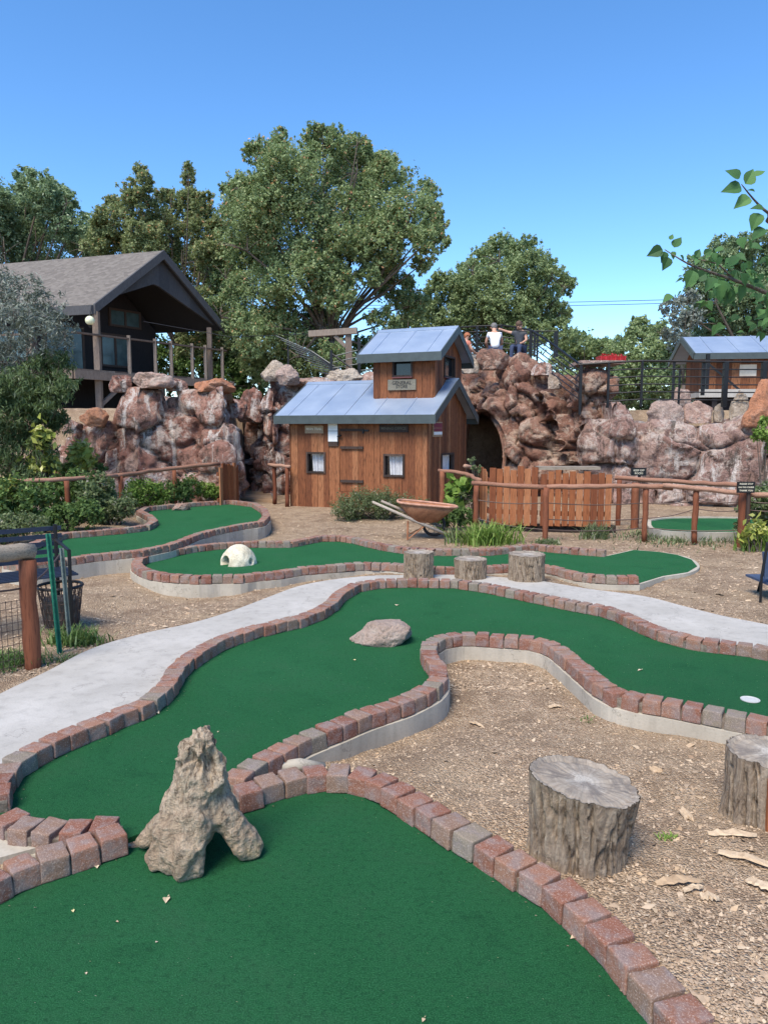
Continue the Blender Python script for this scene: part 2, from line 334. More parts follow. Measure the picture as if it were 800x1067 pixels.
# metal, misc
t = NT('sky_tinted_roof'); v = t.co(); n = t.noise(v, 3, 4); n2 = t.noise(t.co(scale=(2, 2, 2)), 1.1, 5)
M['roof'] = t.out(t.ramp(n2, [(.3, (.27, .34, .45)), (.7, (.37, .44, .54))]), .42, n, .06, .01, metal=.35)  # bluish base puts the sky's reflection into the metal's colour
M['roofgrey'] = simple('grey_roof_metal', (.36, .42, .50), .4, .4)
M['fascia'] = simple('dark_fascia', (.055, .07, .07), .5)
t = NT('shingles'); v = t.co(scale=(1, 1, 2)); n = t.voro(v, 8, out='Color'); sp = t.n.new('ShaderNodeSeparateColor'); t.l.new(n, sp.inputs[0]); nz = t.noise(v, 20, 4)
c = t.ramp(t.math('ADD', t.math('MULTIPLY', sp.outputs[0], .6), t.math('MULTIPLY', nz, .4)), [(.2, (.125, .11, .098)), (.5, (.155, .138, .122)), (.8, (.19, .17, .15))])
M['shingle'] = t.out(c, .95, nz, .5, .02, spec=.2)
M['black'] = simple('black_metal', (.012, .012, .013), .45, .3)
M['soffit'] = simple('shaded_soffit', (.02, .018, .018), .8)  # near-black colour paints the porch shade onto the roof underside
M['cablegrey'] = simple('sheen_grey_cable', (.10, .11, .11), .5, .3)  # lighter grey puts the sheen of the slack cables into the colour
M['cable'] = simple('steel_cable', (.035, .035, .038), .4, .6)
M['wire'] = simple('rusty_wire', (.09, .06, .05), .6, .4)
M['greenpaint'] = simple('green_stake_paint', (.012, .14, .085), .5, var=.3)
M['galv'] = simple('galvanised_steel', (.18, .22, .20), .5, .5, .3)
M['bluemetal'] = simple('navy_metal', (.022, .032, .06), .4, .2)
M['seatblue'] = simple('blue_mesh_fabric', (.045, .07, .13), .7)
t = NT('rust'); v = t.co(); n = t.noise(v, 9, 6, .7); n2 = t.noise(v, 50, 4)
M['rust'] = t.out(t.ramp(n, [(.3, (.14, .055, .025)), (.5, (.32, .13, .06)), (.7, (.42, .20, .10))]), .85, n2, .4, .004)
M['rustrim'] = t_ = simple('rust_rim', (.46, .24, .16), .8, var=.3, sc=12)
M['liner'] = simple('dark_liner', (.09, .075, .062), .8)
M['rubber'] = simple('rubber', (.02, .02, .02), .8)
M['white'] = simple('white_paper', (.78, .78, .76), .6, var=.05)
M['ivory'] = simple('ivory_lettering', (.72, .66, .52), .6, var=.05)
M['ink'] = simple('black_lettering', (.02, .02, .02), .6)
M['cupwhite'] = simple('cup_plastic', (.50, .50, .47), .5, var=.1)
M['cream'] = simple('cream_paper', (.72, .60, .46), .7, var=.12)
M['curtain'] = simple('lace_curtain', (.66, .66, .68), .8, var=.15, sc=14)
M['maroon'] = simple('maroon_print', (.17, .015, .04), .5, var=.1)
M['maroontrim'] = simple('maroon_trim', (.13, .035, .035), .6)
M['red'] = simple('red_paint', (.42, .02, .025), .5, var=.3, sc=20)
M['glassdark'] = simple('dark_glass', (.012, .016, .02), .08, var=.3, bs=0)
M['glassteal'] = simple('teal_curtained_glass', (.07, .11, .115), .12, var=.25, sc=3, bs=0)
M['bulb'] = simple('globe_glass', (.75, .76, .50), .3, var=.03)
M['skin'] = simple('skin', (.50, .27, .18), .55, var=.05); M['hairbrown'] = simple('brown_hair', (.09, .05, .03), .7); M['hairblond'] = simple('ginger_hair', (.35, .12, .05), .7); M['hairgrey'] = simple('grey_hair', (.16, .15, .14), .7)
M['shirtwhite'] = simple('white_shirt', (.72, .73, .75), .8, var=.06); M['shirtgrey'] = simple('charcoal_shirt', (.05, .055, .065), .8); M['shirtcoral'] = simple('coral_shirt', (.52, .18, .12), .8)
M['denim'] = simple('denim', (.035, .05, .10), .85); M['khaki'] = simple('khaki_cloth', (.42, .36, .28), .85)
M['fallen'] = leafmat('fallen_leaf', [(0, (0.500, 0.360, 0.220)), (.6, (0.660, 0.560, 0.400)), (1, (0.780, 0.660, 0.300))], .1)
# ================================================================ GREENS: outlines
A_ROW = [(245,824),(261,820),(279,812),(307,805),(335,801),(363,803),(386,807),(406,816),(423,827),(440,836),(458,848),(478,860),(499,871),(520,883),(541,897),(565,911),(588,926),(609,943),(632,965),(656,989),(680,1016),(705,1043),(732,1072),(760,1104)]
A_LEFT = [(-60,938),(-26,921),(4,906),(34,893),(66,884),(97,873),(130,863)]
B_LEFT = [(122,857),(101,858),(80,860),(54,860),(24,857),(4,846)]
B_UP = [(-6,829),(-2,811),(8,798),(20,788),(36,778),(56,769),(71,762),(90,754),(107,749),(124,740),(141,735),(155,728),(165,720),(173,713),(178,705),(183,696),(192,687),(207,677),(225,667),(245,659),(265,653),(287,648),(310,643),(330,636),(345,627),(354,617),(370,608),(395,604),(425,603),(475,604),(510,609),(540,615),(570,621),(600,627),(630,632),(650,639),(665,646),(687,655),(720,664),(750,668),(780,671),(800,675),(860,684)]
B_NEAR = [(242,812),(255,801),(271,791),(287,782),(303,773),(320,765),(338,758),(356,751),(373,744),(390,738),(406,733),(421,728),(436,721),(449,714),(456,706),(457,698),(455,691),(449,684),(446,677),(448,669),(459,663),(477,660),(492,660),(507,661),(521,662),(536,663),(552,664),(569,668),(582,674),(593,683),(604,692),(615,701),(627,711),(642,719),(663,724),(686,728),(708,732),(729,736),(749,740),(772,744),(796,749),(822,754),(850,760)]
ZT = 0.0; BH = 0.078
def W3(L, z): return [P(x, y, z) for x, y in L]
aR, aL, bL, bU, bN = (W3(L, ZT+BH) for L in (A_ROW, A_LEFT, B_LEFT, B_UP, B_NEAR))
ZC = 0.0
C_OUT = [(142,587),(149,592),(161,596),(175,598),(189,599),(209,600),(230,599),(250,599),(265,597),(290,595),(315,591),(340,589),(380,586),(410,587),(435,590),(460,591),(515,589),(545,588),(572,589),(586,593),(602,597),(618,599),(642,600),(664,600)]
C_END = [(690,600),(716,596),(726,590),(720,583),(705,578),(686,575),(660,573)]
C_FAR = [(631,573),(615,572),(599,571),(577,569),(559,567),(537,569),(507,572),(476,572),(450,572),(420,570),(400,567),(386,564),(370,560),(354,558),(334,558),(318,561),(302,564),(272,564),(260,564),(225,566),(200,569),(172,574),(157,577),(145,582)]
cO, cE, cF = W3(C_OUT, ZC+BH), W3(C_END, ZC), W3(C_FAR, ZC+BH)
ZE = 0.08
E_FAR = [(8,576),(29,568),(49,560),(68,555),(94,553),(130,550),(153,547),(161,542),(156,537),(146,532),(153,528),(175,526),(208,523),(240,521),(265,524),(275,530),(278,537)]
E_NEAR = [(272,543),(250,546),(235,549),(220,552),(205,556),(193,561),(175,567),(145,573),(120,575),(100,577),(65,582),(30,587),(8,584)]
eF, eN = W3(E_FAR, ZE+BH), W3(E_NEAR, ZE+BH)
G_RING = [(676,543),(700,540),(760,540),(830,543),(860,548),(830,553),(760,556),(700,555),(678,551)]
ZG = 0.06; gR = W3(G_RING, ZG)
def xy(L): return [(p.x, p.y) for p in L]
polyA = xy(aR)+[(1.6, .3), (-2.0, .3)]+xy(aL)+[tuple(P(146, 862, BH))[:2]]
polyB = xy(bL)+xy(bU)+xy(bN[::-1])
polyC = xy(cO)+xy(cE)+xy(cF)
polyE = xy(eF)+xy(eN)
polyG = xy(gR)
def inside(px, py, poly):
    x = np.asarray(px); y = np.asarray(py); r = np.zeros(x.shape, bool); n = len(poly); j = n-1
    for i in range(n):
        xi, yi = poly[i]; xj, yj = poly[j]
        if yi != yj:
            r ^= ((yi > y) != (yj > y)) & (x < (xj-xi)*(y-yi)/(yj-yi)+xi)
        j = i
    return r
# path outline
PATH_UP = [(-150,815),(-70,762),(0,723),(50,699),(95,676),(145,661),(200,649),(240,637),(280,622),(310,611),(345,604),(385,600),(430,599),(480,599),(530,602),(568,606),(610,613),(670,621),(710,631),(750,641),(800,651),(900,672)]
PATH_Z = 0.022
pathup = [P(x, y, PATH_Z) for x, y in PATH_UP]
pathlow = [P(-170, 880, PATH_Z), P(-60, 850, PATH_Z)]+[Vector((p.x, p.y, PATH_Z)) for p in bU[1:]]
polyP = xy(pathup)+xy(pathlow[::-1])
# ================================================================ GROUND
CT = [(200,625,-.14),(150,640,-.13),(110,610,-.08),(80,620,-.04),(100,660,-.02),(250,640,-.08),(300,620,-.09),(330,612,-.06),(250,568,-.1),(300,553,-.08),(350,547,-.05),(430,560,-.04),(490,600,-.02),(550,604,-.02),(440,600,-.02),(640,612,-.06),(740,620,-.03),(790,640,-.02),(700,566,-.04),(600,562,-.02),(560,610,-.02),(50,700,-.01),(0,740,-.01),(20,690,-.01),(40,650,0),
 (400,778,-.12),(440,750,-.13),(360,790,-.10),(320,797,-.06),(300,803,-.02),(470,700,-.10),(520,690,-.08),(560,700,-.09),(600,735,-.09),(660,765,-.09),(740,785,-.08),(600,800,-.05),(480,810,-.04),(410,800,-.04),(440,820,.0),(520,862,.03),(600,915,.045),(680,980,.06),(760,1060,.06),(780,900,.03),(780,830,-.02),(700,820,-.03),(850,900,.03),(900,1000,.05),
 (0,870,-.01),(-80,860,0),(-200,900,0)]
cps = np.array([tuple(P(x, y, z)) for x, y, z in CT]+[(-1.845,14.5,0),(0,13,0),(3,12,0),(8,12,0),(-8,12,.05),(-5,11,.05),(0,16,0),(5,15,0),(-6,15,.05),(12,10,0),(6,7,0),(-12,8,0),(-9,5,0),(-6,3,0),(6,3,0),(4,5,0),(0,-2,0),(0,25,0),(-20,20,0),(20,20,0)])
def base_h(x, y):
    x = np.asarray(x, float); y = np.asarray(y, float); sh = x.shape; X = x.ravel(); Y = y.ravel(); out = np.zeros(len(X))
    for i in range(0, len(X), 20000):
        d2 = (X[i:i+20000, None]-cps[None, :, 0])**2+(Y[i:i+20000, None]-cps[None, :, 1])**2
        w = 1/(d2+.01)**1.8; out[i:i+20000] = (w*cps[None, :, 2]).sum(1)/w.sum(1)
    return out.reshape(sh)
def sstep(a, b, x): t_ = np.clip((x-a)/(b-a), 0, 1); return t_*t_*(3-2*t_)
def ground_h(x, y):
    x = np.asarray(x, float); y = np.asarray(y, float); h = base_h(x, y)
    line = np.where(x < -3.4, 16.6, np.where(x < 1.6, 18.6, np.where(x < 4.6, 19.4, 16.4)))
    h = h+sstep(0, .8, y-line)*1.95
    return h
def gz(x, y): return float(ground_h(np.array([x]), np.array([y]))[0])
def axis_lines(lo, hi, segs):
    out = [lo]
    while out[-1] < hi:
        a = out[-1]; st = next(s for (b, s) in segs if a < b) ; st = st(a) if callable(st) else st; out.append(a+st)
    return np.array(out)
xs_p = axis_lines(0, 900, [(3.2, .05), (8, .12), (14, .3), (1e9, lambda a: (a-12)*.35)])
xs = np.concatenate([-xs_p[:0:-1], xs_p])
ys = np.concatenate([np.array([-400, -100, -30, -8, -3, -1, 0, .6]), axis_lines(1.0, 1200, [(6, .05), (9, .08), (20, .16), (1e9, lambda a: (a-18)*.3)])])
XX, YY = np.meshgrid(xs, ys); HH = ground_h(XX, YY)
ins = {k: inside(XX, YY, p) for k, p in (('A', polyA), ('B', polyB), ('C', polyC), ('E', polyE), ('G', polyG), ('P', polyP))}
pn = np.stack([XX.ravel(), YY.ravel(), np.zeros(XX.size)], 1)
HH = HH+(vnoise(pn, 1.2, 3, 3)*.02+vnoise(pn, 9, 5, 2)*.009).reshape(HH.shape)
for k, z in (('A', ZT), ('B', ZT), ('C', ZC), ('E', ZE), ('G', ZG)): HH = np.where(ins[k], np.minimum(HH, z-.12), HH)
HH = np.where(ins['P'], np.minimum(HH, PATH_Z-.03), HH)
ny, nx = XX.shape
idx = np.arange(nx*ny).reshape(ny, nx)
F = np.stack([idx[:-1, :-1], idx[:-1, 1:], idx[1:, 1:], idx[1:, :-1]], -1).reshape(-1, 4)
g = npmesh('gravel_ground', np.stack([XX.ravel(), YY.ravel(), HH.ravel()], 1), F, np.zeros(len(F)), M['gravel'], smooth=True)
g['kind'] = 'structure'
# path slab
def slab(name, poly, z, depth, mat, parent=None):
    mb = MB(); vs = [Vector((x, y, 0)) for x, y in poly]; tr = tessellate_polygon([vs]); n = len(poly)
    V = [(x, y, z) for x, y in poly]+[(x, y, z-depth) for x, y in poly]; Fs = []
    for a, b, c in tr:
        nrm = (vs[b]-vs[a]).cross(vs[c]-vs[a]).z
        Fs.append((a, b, c) if nrm > 0 else (a, c, b))
    Fs += [(i, (i+1) % n, n+(i+1) % n, n+i) for i in range(n)]
    mb.mesh(V, Fs); return mb.build(name, mat, parent)
def catmull(L, sub=4):
    L = [Vector(p) for p in L]; out = []
    for i in range(len(L)-1):
        p0, p1, p2, p3 = L[max(i-1, 0)], L[i], L[i+1], L[min(i+2, len(L)-1)]
        for k in range(sub):
            t_ = k/sub; out.append(.5*((2*p1)+(p2-p0)*t_+(2*p0-5*p1+4*p2-p3)*t_*t_+(3*p1-p0-3*p2+p3)*t_**3))
    out.append(L[-1]); return out
pp = slab('path', xy(catmull(pathup, 4))+xy(pathlow[::-1]), PATH_Z, .12, M['path']); pp['kind'] = 'structure'
# ---------------------------------------------------------------- bricks
BL, BW = .098, .116
brick_me = []
for k in range(10):
    bm = bmesh.new(); bmesh.ops.create_cube(bm, size=1)
    tp = random.uniform(.86, .97)
    for v in bm.verts:
        v.co.x *= BL*(tp if v.co.y > 0 else 1)*(.96 if v.co.z > 0 else 1.0)*random.uniform(.96, 1.03); v.co.y *= BW*(.95 if v.co.z > 0 else 1)*random.uniform(.97, 1.02); v.co.z *= BH*random.uniform(.98, 1.03)
    bmesh.ops.bevel(bm, geom=list(bm.edges), offset=.0045, segments=2, profile=.6, affect='EDGES')
    bmesh.ops.subdivide_edges(bm, edges=[e for e in bm.edges if e.calc_length() > .03], cuts=5, use_grid_fill=True)
    for v in bm.verts:
        d = noise.noise(v.co*38+Vector((k*9, 0, 0)))*.0022+noise.noise(v.co*120+Vector((k*9, 0, 0)))*.0010
        v.co += v.co.normalized()*d
        v.co.z += noise.noise(v.co*9+Vector((k*5, 3, 0)))*.003
    me = bpy.data.meshes.new('edging_brick'); bm.to_mesh(me); bm.free(); me.materials.append(M['brick'])
    me.polygons.foreach_set('use_smooth', [True]*len(me.polygons)); brick_me.append(me)
def brick(parent, p, ang, zt, sx=1.0, flat=True):
    o = bpy.data.objects.new('edging_brick', random.choice(brick_me)); COL.objects.link(o); o.parent = parent
    l = world_loc(parent)
    o.location = (p[0]-l.x, p[1]-l.y, zt+BH/2-l.z+random.uniform(-.003, .003))
    o.rotation_euler = (R(random.uniform(-2.2, 2.2)), R(random.uniform(-2, 2)), ang+R(random.uniform(-4, 4)))
    o.scale = (sx, random.uniform(.94, 1.05), 1)
    return o
def resample(L, step):
    L = [Vector(p) for p in L]; d = [0]
    for i in range(len(L)-1): d.append(d[-1]+(L[i+1]-L[i]).length)
    n = max(1, round(d[-1]/step)); out = []; j = 0
    for k in range(n):
        s_ = (k+.5)*d[-1]/n
        while d[j+1] < s_: j += 1
        f = (s_-d[j])/(d[j+1]-d[j]); q = L[j].lerp(L[j+1], f); tt = (L[min(j+1, len(L)-1)]-L[j])
        a0 = L[max(j-1, 0)]; a1 = L[min(j+2, len(L)-1)]; tt = tt.normalized()*1.5+(a1-a0).normalized()
        out.append((q, math.atan2(tt.y, tt.x), d[-1]/n))
    return out
def curb(name, L, w, z0, z1, parent, side=0.0):
    L = [Vector(p) for p in L]; n = len(L); mb = MB(); rows = []
    for i, p in enumerate(L):
        t_ = (L[min(i+1, n-1)]-L[max(i-1, 0)]); t_.z = 0; t_.normalize(); nr = Vector((-t_.y, t_.x, 0))
        rows.append((p+nr*(w/2+side), p-nr*(w/2-side)))
    V = []
    for a, b in rows: V += [(a.x, a.y, z0), (a.x, a.y, z1), (b.x, b.y, z1), (b.x, b.y, z0)]
    Fs = []
    for i in range(n-1):
        for k in range(4): Fs.append((i*4+k, i*4+(k+1) % 4, (i+1)*4+(k+1) % 4, (i+1)*4+k))
    Fs += [(0, 1, 2, 3), ((n-1)*4+3, (n-1)*4+2, (n-1)*4+1, (n-1)*4)]
    mb.mesh(V, Fs); return mb.build(name, M['concrete'], parent)
def lay(parent, line, zt, step=.104, cap=100, cls=None):
    bs = resample(line, step)
    vis = []
    for q, a, sp_ in bs:
        if cls is not None and cls(q): continue
        vis.append((q, a, sp_))
    return vis
def onscreen(q):
    # generous test: keep what the photograph shows
    f = q.y*_c-(q.z-H)*_s; vv = q.y*_s+(q.z-H)*_c
    return f > .3 and abs(q.x/f) < .60 and 533.5-vv/f*FPX < 1115
def put(parent, rows, zt, cap=100):
    rows = [r for r in rows if onscreen(r[0])]
    rows.sort(key=lambda r: r[0].length)
    for q, a, sp_ in rows[:cap]: brick(parent, q, a, zt, sx=min(1.25, (sp_-.004)/BL))
    rest = rows[cap:]
    if rest:
        mb = MB()
        for q, a, sp_ in rest:
            me = random.choice(brick_me); Mx = Matrix.Translation((q.x, q.y, zt+BH/2)) @ Matrix.Rotation(a+R(random.uniform(-4, 4)), 4, 'Z')
            r_ = random.random(); mb.mesh([Mx @ v.co for v in me.vertices], [tuple(f.vertices) for f in me.polygons], r_)
        o = mb.build('edging_bricks', M['brick'], parent, smooth=True); o['kind'] = 'stuff'
# front green A
tA = thing('putting_green', 'nearest putting green filling the bottom of the photo, edged by red and grey bricks', 'putting green', (0, 1.7, 0), 'brick-edged putting greens')
slab('turf', polyA, ZT, .1, M['turf'], tA)
curb('curb_wall', catmull(aR, 3), .128, -.3, ZT-.002, tA); curb('curb_wall', catmull(aL, 3), .128, -.3, ZT-.002, tA)
t = NT('joint_dirt'); v = t.co(); M['joint'] = t.out(t.ramp(t.noise(v, 40, 4), [(.3, (.10, .075, .055)), (.7, (.26, .21, .165))]), .95, t.noise(v, 120, 3), .6, .006)
def joints(parent, L, z):
    o = curb('joint_fill', catmull(L, 2), .092, z-.01, z+.050, parent); o.data.materials.clear(); o.data.materials.append(M['joint'])
joints(tA, aR, ZT); joints(tA, aL, ZT)
put(tA, resample(aR, .104)+resample(aL, .108), ZT)
# middle green B
tB = thing('putting_green', 'large winding middle putting green with the golf cup, wrapping round the gravel island', 'putting green', (0, 4.2, 0), 'brick-edged putting greens')
slab('turf', polyB+[], ZT, .1, M['turf'], tB)
curb('curb_wall', catmull(bU, 2), .128, -.3, ZT-.003, tB)
curb('curb_wall', catmull(bN, 3), .128, -.35, ZT-.003, tB, side=-.004)
curb('curb_wall', catmull(bL, 3), .128, -.3, ZT-.003, tB)
joints(tB, bU, ZT); joints(tB, bN, ZT); joints(tB, bL, ZT)
put(tB, resample(bU, .106)+resample(bN, .104)+resample(bL, .104), ZT)
# concrete wedge between the rows on the left, patch at the junction on the right
wedge = [tuple(v)[:2] for v in (P(-60, 915, .02), P(0, 893, .02), P(60, 877, .02), P(128, 860, .02), P(60, 862, .02), P(20, 862, .02), P(-10, 848, .02), P(-80, 850, .02))]
slab('curb_infill', wedge, .018, .2, M['concrete'], tB)
mb = MB(); mb.tube([P(338, 798, -.02), P(312, 797, .01), P(285, 800, .01), P(262, 808, 0)], [.015, .032, .03, .012], n=8, jit=.2); mb.build('mortar', M['concrete'], tB, smooth=True)
# cup
q = P(781, 729.5, ZT)
mb = MB(); n = 32; ring = lambda r, z: [(q.x+math.cos(2*math.pi*i/n)*r, q.y+math.sin(2*math.pi*i/n)*r, z) for i in range(n)]
rs = ring(.052, .002)+ring(.052, .006)+ring(.047, .006)+ring(.042, .003)
mb.mesh(rs, [(k*n+i, k*n+(i+1) % n, (k+1)*n+(i+1) % n, (k+1)*n+i) for k in range(3) for i in range(n)]+[tuple(3*n+i for i in range(n))])
mb.build('cup', M['cupwhite'], tB)
# second green C
tC = thing('putting_green', 'kidney-shaped putting green on a pale concrete wall holding the white domed rock', 'putting green', (0, 8, 0), 'brick-edged putting greens')
slab('turf', polyC, ZC, .1, M['turf'], tC)
loopC = catmull(cO, 3)+catmull(cE, 3)+catmull(cF, 3)+[cO[0]]
curb('curb_wall', [cF[-1]]+catmull(cO, 3), .128, -.35, ZC-.003, tC); curb('curb_wall', catmull([cF[-1]]+cO[:2], 3), .128, -.35, ZC-.005, tC)
curb('curb_wall', [cO[-1]]+catmull(cE, 4)+[cF[0]], .05, -.3, ZC-.003, tC)
curb('curb_wall', catmull(cF, 3), .128, -.3, ZC-.004, tC)
joints(tC, [cF[-1]]+cO, ZC); joints(tC, cF, ZC)
put(tC, resample([cF[-1]]+cO, .104)+resample(cF, .104), ZC)
# left far green E
tE = thing('putting_green', 'far left putting green curving beside the shrub bed, with a flat brown rock on it', 'putting green', (-3, 9.5, 0), 'brick-edged putting greens')
slab('turf', polyE, ZE, .1, M['turf'], tE)
curb('curb_wall', catmull(eF, 3), .128, -.3, ZE-.003, tE); curb('curb_wall', catmull([eF[-1]]+eN, 3), .128, -.3, ZE-.004, tE)
joints(tE, eF, ZE); joints(tE, [eF[-1]]+eN, ZE)
put(tE, resample(eF, .104)+resample([eF[-1]]+eN, .104), ZE)
# small green behind the right fence
tG = thing('putting_green', 'small putting green with a concrete rim seen through the right log fence', 'putting green', (4, 10.8, 0), 'brick-edged putting greens')
slab('turf', polyG, ZG, .1, M['turf'], tG)
curb('curb_wall', catmull(gR+[gR[0]], 3), .06, -.3, ZG+.02, tG)
# ================================================================ ROCKWORK
def cellrock(Pn, scale, seed, npts=None, tilt=.35, amp=.22, crev=.16, box=2):
    """Pn Nx3 in metres -> (disp, cellrandom) ; blocky facets with crevices"""
    lo = Pn.min(0)-.5; hi = Pn.max(0)+.5; r = np.random.default_rng(seed)
    vol = np.prod(np.maximum(hi-lo, scale)); n = int(min(900, max(12, vol/scale**3)))
    C = r.uniform(lo, hi, (n, 3)); off = r.uniform(-1, 1, n); g_ = r.normal(0, 1, (n, 3)); cr = r.uniform(0, 1, n)
    st = r.uniform(.75, 1.3, n)
    Pw = Pn+np.stack([vnoise(Pn, 1.6/scale*.5, seed+i, 2) for i in range(3)], 1)*scale*.16
    disp = np.zeros(len(Pn)); cell = np.zeros(len(Pn))
    for i in range(0, len(Pn), 8000):
        p = Pw[i:i+8000]; D_ = (((np.abs(p[:, None, :]-C[None]))**box).sum(2))**(1/box)*st[None]
        k = np.argpartition(D_, 2, axis=1)[:, :2]; dd = np.take_along_axis(D_, k, 1); o = np.argsort(dd, 1)
        k = np.take_along_axis(k, o, 1); dd = np.take_along_axis(dd, o, 1); f = dd[:, 1]-dd[:, 0]; c0 = k[:, 0]
        rel = p-C[c0]
        disp[i:i+8000] = off[c0]*amp+np.clip((g_[c0]*rel).sum(1)*tilt, -amp*1.1, amp*1.1)-crev*np.exp(-f/(scale*.045)); cell[i:i+8000] = cr[c0]
    return disp, cell
def rockwall(name, label, path, mat, seed, lean=.12, back=1.6, res=.038, zs=1.15, tilt=.3, crev=.17, d2a=.045, box=2, scale=.75, caves=(), z0=-.35, amp=.2, cat='rock wall', sidewrap=True, topmat=None, parent=None):
    """path: list of (x, y, ztop)."""
    L = catmull([Vector(p) for p in path], 8); d = [0]
    for i in range(len(L)-1): d.append(d[-1]+math.hypot(L[i+1].x-L[i].x, L[i+1].y-L[i].y))
    d = np.array(d); tot = d[-1]; nu = int(tot/res); u = np.linspace(0, tot, nu)
    px = np.interp(u, d, [p.x for p in L]); py = np.interp(u, d, [p.y for p in L]); pz = np.interp(u, d, [p.z for p in L])
    pz = pz+vnoise(np.stack([u, u*0, u*0], 1), .9, seed+4, 3)*.16
    tx = np.gradient(px); ty = np.gradient(py)
    ks = np.ones(9)/9; tx = np.convolve(np.pad(tx, 4, 'edge'), ks, 'valid'); ty = np.convolve(np.pad(ty, 4, 'edge'), ks, 'valid')
    ln = np.hypot(tx, ty); nxv, nyv = ty/ln, -tx/ln      # towards the camera for a left-to-right path
    zt = pz.max(); nf = int((zt-z0)/res); nb = int(back/(res*1.6))
    V = []; N = []
    for k in range(nf+1):
        f = k/nf; z = z0+(pz-z0)*f; b = -lean*f*(pz-z0)
        rnd = -.35*np.clip((f-.72)/.28, 0, 1)**2; b = b+rnd*.5
        V.append(np.stack([px+nxv*b, py+nyv*b, z+rnd*.15], 1)); tilt_ = np.clip((f-.72)/.28, 0, 1)*.8
        N.append(np.stack([nxv*(1-tilt_), nyv*(1-tilt_), np.full(nu, tilt_)], 1))
    for k in range(1, nb+1):
        b = -lean*(pz-z0)-.175; drop = .05+.25*(k/nb)**2
        V.append(np.stack([px+nxv*b, py+nyv*b+k*res*1.6, pz-drop*.9], 1)); N.append(np.tile([0, 0, 1.0], (nu, 1)))
    V = np.array(V); N = np.array(N); nr = V.shape[0]; Vf = V.reshape(-1, 3); Nf = N.reshape(-1, 3)
    Nf = Nf/np.linalg.norm(Nf, axis=1, keepdims=True)
    d1, c1 = cellrock(Vf*np.array([1, 1, zs]), scale, seed, tilt=tilt, amp=amp, crev=crev, box=box)
    d2, c2 = cellrock(Vf, scale*.38, seed+1, tilt=.5, amp=d2a, crev=d2a*.9)
    dn = vnoise(Vf, 4, seed, 4)*.05-np.abs(vnoise(Vf, 6, seed+2, 4))*.07+vnoise(np.round(Vf*np.array([3, 3, 9]))/np.array([3, 3, 9]), 3, seed+8, 2)*.018
    disp = d1+d2+dn
    fr = np.concatenate([np.repeat(np.arange(nf+1)/nf, nu), np.ones(nb*nu)]); disp = np.clip(disp, -.55, .55); disp = np.where(disp > 0, disp*(1-.7*sstep(.65, 1, fr)), disp*(1-.3*sstep(.8, 1, fr)))
    if caves:
        for (cx_, cy_, cz_, rx, rz, dep) in caves:
            e = ((Vf[:, 0]-cx_)/rx)**2+((Vf[:, 2]-cz_)/rz)**2
            m_ = np.clip((1.15-e)/.3, 0, 1); disp = disp*(1-m_)-dep*m_
    Vf = Vf+Nf*disp[:, None]
    idx = np.arange(nr*nu).reshape(nr, nu)
    F = np.stack([idx[:-1, :-1], idx[:-1, 1:], idx[1:, 1:], idx[1:, :-1]], -1).reshape(-1, 4)
    for (cx_, cy_, cz_, rx, rz, dep) in caves:
        m0 = (((Vf[:, 0]-cx_)/rx)**2+((Vf[:, 2]-cz_)/rz)**2 < 1) & (np.arange(len(Vf)) < (nf+1)*nu)
        F = F[~m0[F].all(1)]
    o = npmesh(name, Vf, F, (c1*.6+c2*.4), mat, dom='POINT', parent=parent)
    tag(o, label, cat)
    return o
def Zt(py, D): return H+(_d(400, py)[2]/_d(400, py)[1])*D
def wp(px, D, pytop): q_ = Q(px, 445, D); return (q_.x, D, Q(px, pytop, D).z)
rockwall('rock_wall', 'tall streaked red and white rock wall below the dark house, behind the left shrub bed', [wp(20, 15.6, 470), wp(52, 15.2, 455), wp(75, 15, 438), wp(100, 14.9, 436), wp(116, 14.8, 404), wp(140, 14.6, 400), wp(165, 14.8, 406), wp(200, 14.7, 404), wp(232, 14.6, 402), wp(250, 14.9, 404), wp(252, 16.0, 404), wp(250, 17.2, 404)], M['rock_left'], 11, scale=.62, back=1.9, zs=.62, amp=.15, crev=.22, d2a=.03, box=6, tilt=.2)
rockwall('rock_wall', 'brown rock wall behind the wooden cabin, left of its roof', [wp(257, 18.6, 410), wp(260, 17.2, 408), wp(270, 16.9, 392), wp(286, 16.8, 390), wp(300, 17, 398), wp(325, 17.2, 402), wp(360, 17.4, 400), wp(395, 17.6, 400), wp(430, 17.8, 400), wp(470, 17.8, 395)], M['rock_left'], 23, scale=.55, back=1.8, amp=.15, box=5, tilt=.22, crev=.2, zs=.8)
rockwall('rock_mound', 'high jagged red rock mound with a dark cave opening, right of the cabin', [wp(430, 19.4, 380), wp(466, 18.6, 372), wp(485, 17.6, 368), wp(505, 17.0, 366), wp(530, 16.7, 364), wp(553, 16.6, 372), wp(575, 16.5, 386), wp(592, 16.3, 400), wp(604, 16.1, 410), wp(612, 17.2, 412), wp(612, 18.5, 412)], M['rock_mount'], 31, scale=.5, lean=.3, back=2.6, amp=.15, tilt=.45, box=3, crev=.2, z0=-.3, cat='rock mound', caves=[(Q(505, 470, 17).x, 0, .92, .46, 1.03, .12)])
rockwall('rock_wall', 'long brown boulder wall under the black railing behind the right log fence', [wp(594, 15.6, 440), wp(604, 15.2, 436), wp(628, 15.0, 437), wp(634, 14.8, 420), wp(662, 14.7, 421), wp(670, 14.8, 436), wp(700, 14.6, 436), wp(735, 14.4, 437), wp(765, 14.3, 434), wp(785, 14.2, 430), wp(830, 13.9, 428), wp(900, 13.6, 425)], M['rock_right'], 47, scale=1.0, back=2.2, lean=.08, amp=.10, tilt=.14, crev=.22, d2a=.022, box=5)
